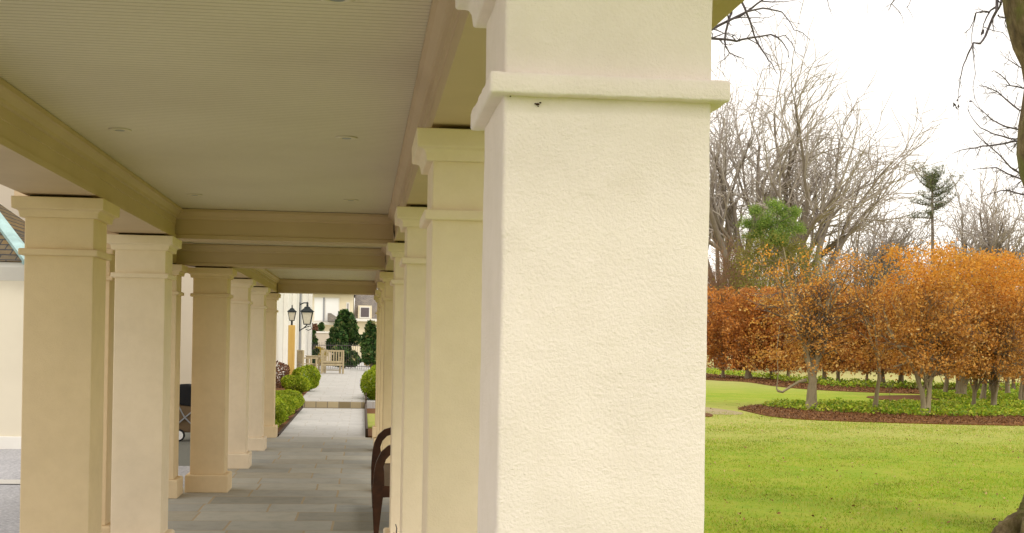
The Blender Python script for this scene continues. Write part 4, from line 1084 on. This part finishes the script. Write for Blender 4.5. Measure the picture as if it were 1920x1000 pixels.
# ------------------------------------------------------------------ foreground tree at right
FD = 12.6
ft = thing('mossy_tree', 'rough mossy tree trunk at the right edge with flared roots and drooping twigs', 'tree', tuple(at(2000, 640, FD).to_2d()) + (LZ,))
FL = Vector(ft.location)
def fpt(px, py, d=FD): return at(px, py, d) - FL
edge = [(-320, 1835), (-200, 1850), (-100, 1868), (0, 1882), (30, 1888), (60, 1895), (90, 1907), (120, 1917), (160, 1921), (200, 1914), (240, 1908), (280, 1905), (305, 1910), (330, 1919), (380, 1931), (500, 1945), (650, 1952), (780, 1950), (870, 1940), (930, 1922), (985, 1895), (1035, 1868)]
pts = []; rads = []
for y, e in edge:
    r_ = 88 if y < 700 else 88 + (y - 700) * .16
    e = e + 7 + max(0, y - 900) * .16
    pts.append(fpt(e + r_, y)); rads.append(r_ * FD / FPX)
mb = MB().tube(list(reversed(pts)), list(reversed(rads)), 40)
from mathutils import noise as mn
V = []
cen = FL
for x, y, z in mb.v:
    q = Vector((x, y, z)); ax = q - Vector((0.9 * 0, 0, z)); 
    o = mn.noise(Vector((x * 5, y * 5, z * 2))) * .035 + mn.noise(Vector((x * 14, y * 14, z * 6))) * .018
    dv = Vector((x, y, 0)); dv = dv.normalized() if dv.length > .01 else Vector((1, 0, 0))
    V.append(tuple(q + dv * o))
mb.v = V
mb.build('trunk', M['moss'], ft, 0, 2, True)
# roots
rt = MB()
def root(pp, rr):
    P0 = [fpt(*a) if len(a) == 3 else fpt(a[0], a[1]) for a in pp]; P1, R1_ = [], []
    for i in range(len(P0) - 1):
        for k in range(8): P1.append(P0[i].lerp(P0[i + 1], k / 8)); R1_.append(rr[i] + (rr[i + 1] - rr[i]) * k / 8)
    rt.tube(P1 + [P0[-1]], R1_ + [rr[-1]], 26)
root([(2000, 880), (1966, 930), (1938, 958), (1912, 980), (1890, 1000), (1862, 1020), (1830, 1040)], [.20, .17, .13, .12, .10, .09, .05])
root([(2010, 890, 12.2), (1970, 960, 12.1), (1942, 1000, 12.0), (1908, 1040, 11.9), (1880, 1075, 11.8)], [.19, .17, .14, .12, .06])
root([(2030, 900, 13.0), (2000, 950, 13.3), (1965, 972, 13.6), (1935, 980, 13.9)], [.2, .16, .12, .05])
root([(2010, 880, 12.3), (2050, 960, 12.0), (2090, 1010, 11.8)], [.22, .2, .1])
V = []
for x, y, z in rt.v:
    q = Vector((x, y, z)); o = mn.noise_vector(q * 4) * .07 + mn.noise_vector(q * 11) * .04 + mn.noise_vector(q * 30) * .014; V.append(tuple(q + o))
rt.v = V; rt.build('roots', M['moss'], ft, 0, 2, True)

def spray(mb, pix, d, r0, r1, rng, twigs=6, tl=26, off=Vector((0, 0, 0)), dep=0, dj=.02, droop=.25):
    """branch through surveyed points with side twigs"""
    P = [at(a[0], a[1], d * (1 + rng.uniform(-dj, dj) * .3)) - off for a in pix]
    # densify
    Q = []
    for i in range(len(P) - 1):
        for s in (0, .5): Q.append(P[i].lerp(P[i + 1], s) + Vector((rng.uniform(-1, 1), rng.uniform(-1, 1), rng.uniform(-1, 1))) * (P[i + 1] - P[i]).length * .035)
    Q.append(P[-1]); n = len(Q)
    mb.tube(Q, [r0 + (r1 - r0) * i / (n - 1) for i in range(n)], 6 if dep == 0 else 4, False)
    for k in range(twigs):
        i = rng.randrange(1, n); b_ = Q[i]; dr = (Q[min(i + 1, n - 1)] - Q[i - 1]).normalized()
        sd_ = Vector((rng.gauss(0, 1), rng.gauss(0, 1), rng.gauss(0, .8) - droop)); v = (dr * .8 + sd_ * .75).normalized()
        L = tl * d / FPX * rng.uniform(.5, 1.3); T = [b_]
        for s in range(4):
            v = (v + Vector((rng.gauss(0, .2), rng.gauss(0, .2), rng.gauss(0, .2) - .06))).normalized(); T.append(T[-1] + v * L / 4)
        rr = max(.35 * d / FPX, (r0 + (r1 - r0) * i / n) * .5)
        mb.tube(T, [rr, rr * .9, rr * .75, rr * .6, rr * .4], 4, False)
        if dep < 1 and L > tl * d / FPX * .6:
            for q in range(2):
                b2 = T[rng.randrange(1, 4)]; v2 = (v + Vector((rng.gauss(0, .7), rng.gauss(0, .7), rng.gauss(0, .7)))).normalized()
                mb.tube([b2, b2 + v2 * L * .25, b2 + (v2 + Vector((0, 0, -.15))) * L * .5], [rr * .6, rr * .5, rr * .3], 3, False)
rg = random.Random(7)
px1 = FD / FPX
hb_ = MB()
for pp, r0, r1, tw_ in [([(1900, -150), (1880, -60), (1870, 0), (1868, 20), (1857, 45), (1848, 68), (1837, 82), (1826, 81), (1818, 95), (1811, 112), (1804, 127), (1800, 150), (1797, 172), (1796, 200)], 3.4, .5, 6),
                        ([(1905, -120), (1884, -30), (1877, 5), (1871, 19)], 3, 1.6, 1),
                        ([(1868, 13), (1857, 20), (1849, 33), (1844, 46), (1842, 60)], 2.2, .6, 2),
                        ([(1855, 23), (1845, 21), (1830, 24), (1825, 40), (1818, 55), (1808, 62)], 1.8, .4, 4),
                        ([(1871, 28), (1873, 32), (1886, 33), (1884, 44), (1888, 54)], 1.6, .5, 2),
                        ([(1830, 25), (1824, 52), (1821, 80), (1828, 140), (1824, 165), (1830, 190), (1850, 225)], .8, .4, 3),
                        ([(1843, 50), (1880, 62), (1895, 78)], .8, .4, 4)]:
    spray(hb_, pp, FD, r0 * px1, r1 * px1, rg, tw_, 24, FL)
hb_.build('hanging_twigs', M['twig_dark'], ft)
ol = MB()
spray(ol, [(1960, -190), (1850, -170), (1760, -120), (1690, -60), (1600, -75), (1530, -50)], FD, .06, .012, rg, 10, 60, FL)
spray(ol, [(1690, -60), (1676, 0), (1671, 9), (1666, 20)], FD, 1.6 * px1, .5 * px1, rg, 2, 20, FL)
spray(ol, [(1672, 8), (1684, 20), (1692, 33), (1695, 46)], FD, .7 * px1, .35 * px1, rg, 2, 14, FL)
spray(ol, [(1710, -50), (1708, 0), (1702, 15), (1712, 35)], FD, .8 * px1, .35 * px1, rg, 2, 16, FL)
spray(ol, [(1545, -55), (1551, 0), (1553, 10), (1558, 24)], FD, 1.0 * px1, .4 * px1, rg, 2, 14, FL)
spray(ol, [(1620, -70), (1628, -10), (1626, 20)], FD, .6 * px1, .3 * px1, rg, 1, 14, FL)
ol.build('limb', M['twig_dark'], ft)
rn = np.random.default_rng(5)
C = [list(fpt(px, py)) for px, py in ((1842, 62), (1843, 58), (1795, 188), (1799, 181), (1788, 199), (1794, 202), (1790, 196), (1822, 187), (1820, 190), (1797, 200))]
link('withered_leaves', leaf_mesh('withered_leaves', np.array(C), .026, rn, 0, .55, 1.5), M['twig_dark'], ft)

# tree off the right edge reaching in with fine branches
RD = 34.0; rb = at(2010, 655, RD)
rt_ = thing('bare_tree', 'bare tree beyond the mossy trunk with fine curved branches reaching left', 'tree', (rb.x, rb.y, LZ)); RL = Vector(rt_.location); k = RD / FPX
MB().tube([Vector((0, 0, 0)), at(2008, 500, RD) - RL, at(1985, 300, RD) - RL, at(1990, 80, RD) - RL, at(2000, -150, RD) - RL], [.28, .24, .19, .14, .06], 12).build('trunk', M['bark'], rt_, 0, 2, True)
bb = MB()
for pp, tw_ in [([(1985, 300), (1955, 285), (1930, 250), (1905, 262), (1880, 256), (1860, 250), (1838, 240), (1825, 225), (1815, 205)], 9), ([(1988, 240), (1940, 235), (1910, 243), (1885, 237), (1860, 225), (1845, 212), (1822, 190)], 9),
                ([(1985, 330), (1940, 318), (1912, 325), (1895, 314), (1880, 296), (1862, 280), (1840, 262), (1825, 245)], 9), ([(1988, 200), (1940, 190), (1912, 208), (1890, 190), (1870, 172), (1850, 164), (1835, 160)], 10),
                ([(1988, 150), (1945, 140), (1918, 166), (1895, 160), (1875, 140), (1862, 132)], 9), ([(1986, 280), (1930, 262), (1900, 266), (1870, 271), (1840, 275), (1818, 279), (1800, 282), (1786, 288)], 9),
                ([(2000, 390), (1950, 370), (1918, 338), (1890, 326), (1868, 314), (1845, 316), (1824, 318)], 8), ([(1990, 120), (1950, 100), (1920, 130), (1900, 118), (1885, 108)], 8), ([(2000, 420), (1960, 380), (1920, 365), (1890, 357), (1868, 360), (1845, 368)], 7)]:
    spray(bb, pp, RD, 2.4 * k, .5 * k, rg, int(tw_ * 2), 30, RL)
bb.build('limbs', M['twig_dark'], rt_)

# tree behind the big pillar, limbs reaching into the sky at its right
TD = 24.0; tbp = at(1215, 655, TD)
tt = thing('bare_tree', 'dark bare branches overhanging at top, reaching right from behind big pillar', 'tree', (tbp.x, tbp.y, LZ)); TL = Vector(tt.location); k = TD / FPX
MB().tube([Vector((0, 0, 0)), at(1214, 400, TD) - TL, at(1222, 100, TD) - TL, at(1226, -200, TD) - TL, at(1240, -420, TD) - TL], [.34, .28, .22, .16, .07], 12).build('trunk', M['bark'], tt, 0, 2, True)
bb = MB()
for pp, r0, r1, tw_ in [([(1222, 130), (1280, 85), (1335, 54), (1362, 40), (1388, 28), (1410, 16), (1428, 1), (1450, -25)], 3.4, 1.4, 8),
                        ([(1428, 2), (1450, 4), (1470, 4), (1490, 1)], 1.3, .5, 3),
                        ([(1385, 32), (1400, 22), (1430, 15), (1450, 19), (1466, 23), (1478, 38), (1488, 56), (1505, 62), (1520, 76)], 2.0, .5, 8),
                        ([(1222, 110), (1290, 66), (1335, 72), (1360, 75), (1382, 77), (1400, 72), (1425, 69), (1445, 65), (1460, 72), (1470, 84), (1478, 96), (1478, 108)], 2.8, .7, 11),
                        ([(1445, 66), (1460, 70), (1472, 67), (1485, 82), (1492, 98), (1510, 110)], 1.2, .4, 6),
                        ([(1400, 73), (1420, 82), (1432, 100), (1450, 105)], 1.1, .4, 4),
                        ([(1226, -200), (1320, -130), (1372, -60), (1373, 0), (1370, 25), (1365, 45), (1361, 60), (1359, 78), (1360, 87), (1368, 99), (1380, 106), (1395, 111)], 4, .7, 7),
                        ([(1368, 99), (1360, 110), (1345, 118)], 1, .4, 2),
                        ([(1228, -220), (1340, -110), (1385, -30), (1392, 5), (1400, 25), (1408, 45), (1414, 68), (1425, 88), (1436, 105), (1447, 120), (1458, 140)], 3, .7, 9),
                        ([(1362, 40), (1368, 37), (1390, 34), (1420, 33), (1440, 34), (1452, 28)], 1.4, .4, 6),
                        ([(1335, 72), (1360, 62), (1378, 66), (1388, 80)], 1.2, .4, 5)]:
    spray(bb, pp, TD, r0 * k, r1 * k, rg, tw_, 30, TL)
bb.build('limbs', M['twig_dark'], tt)
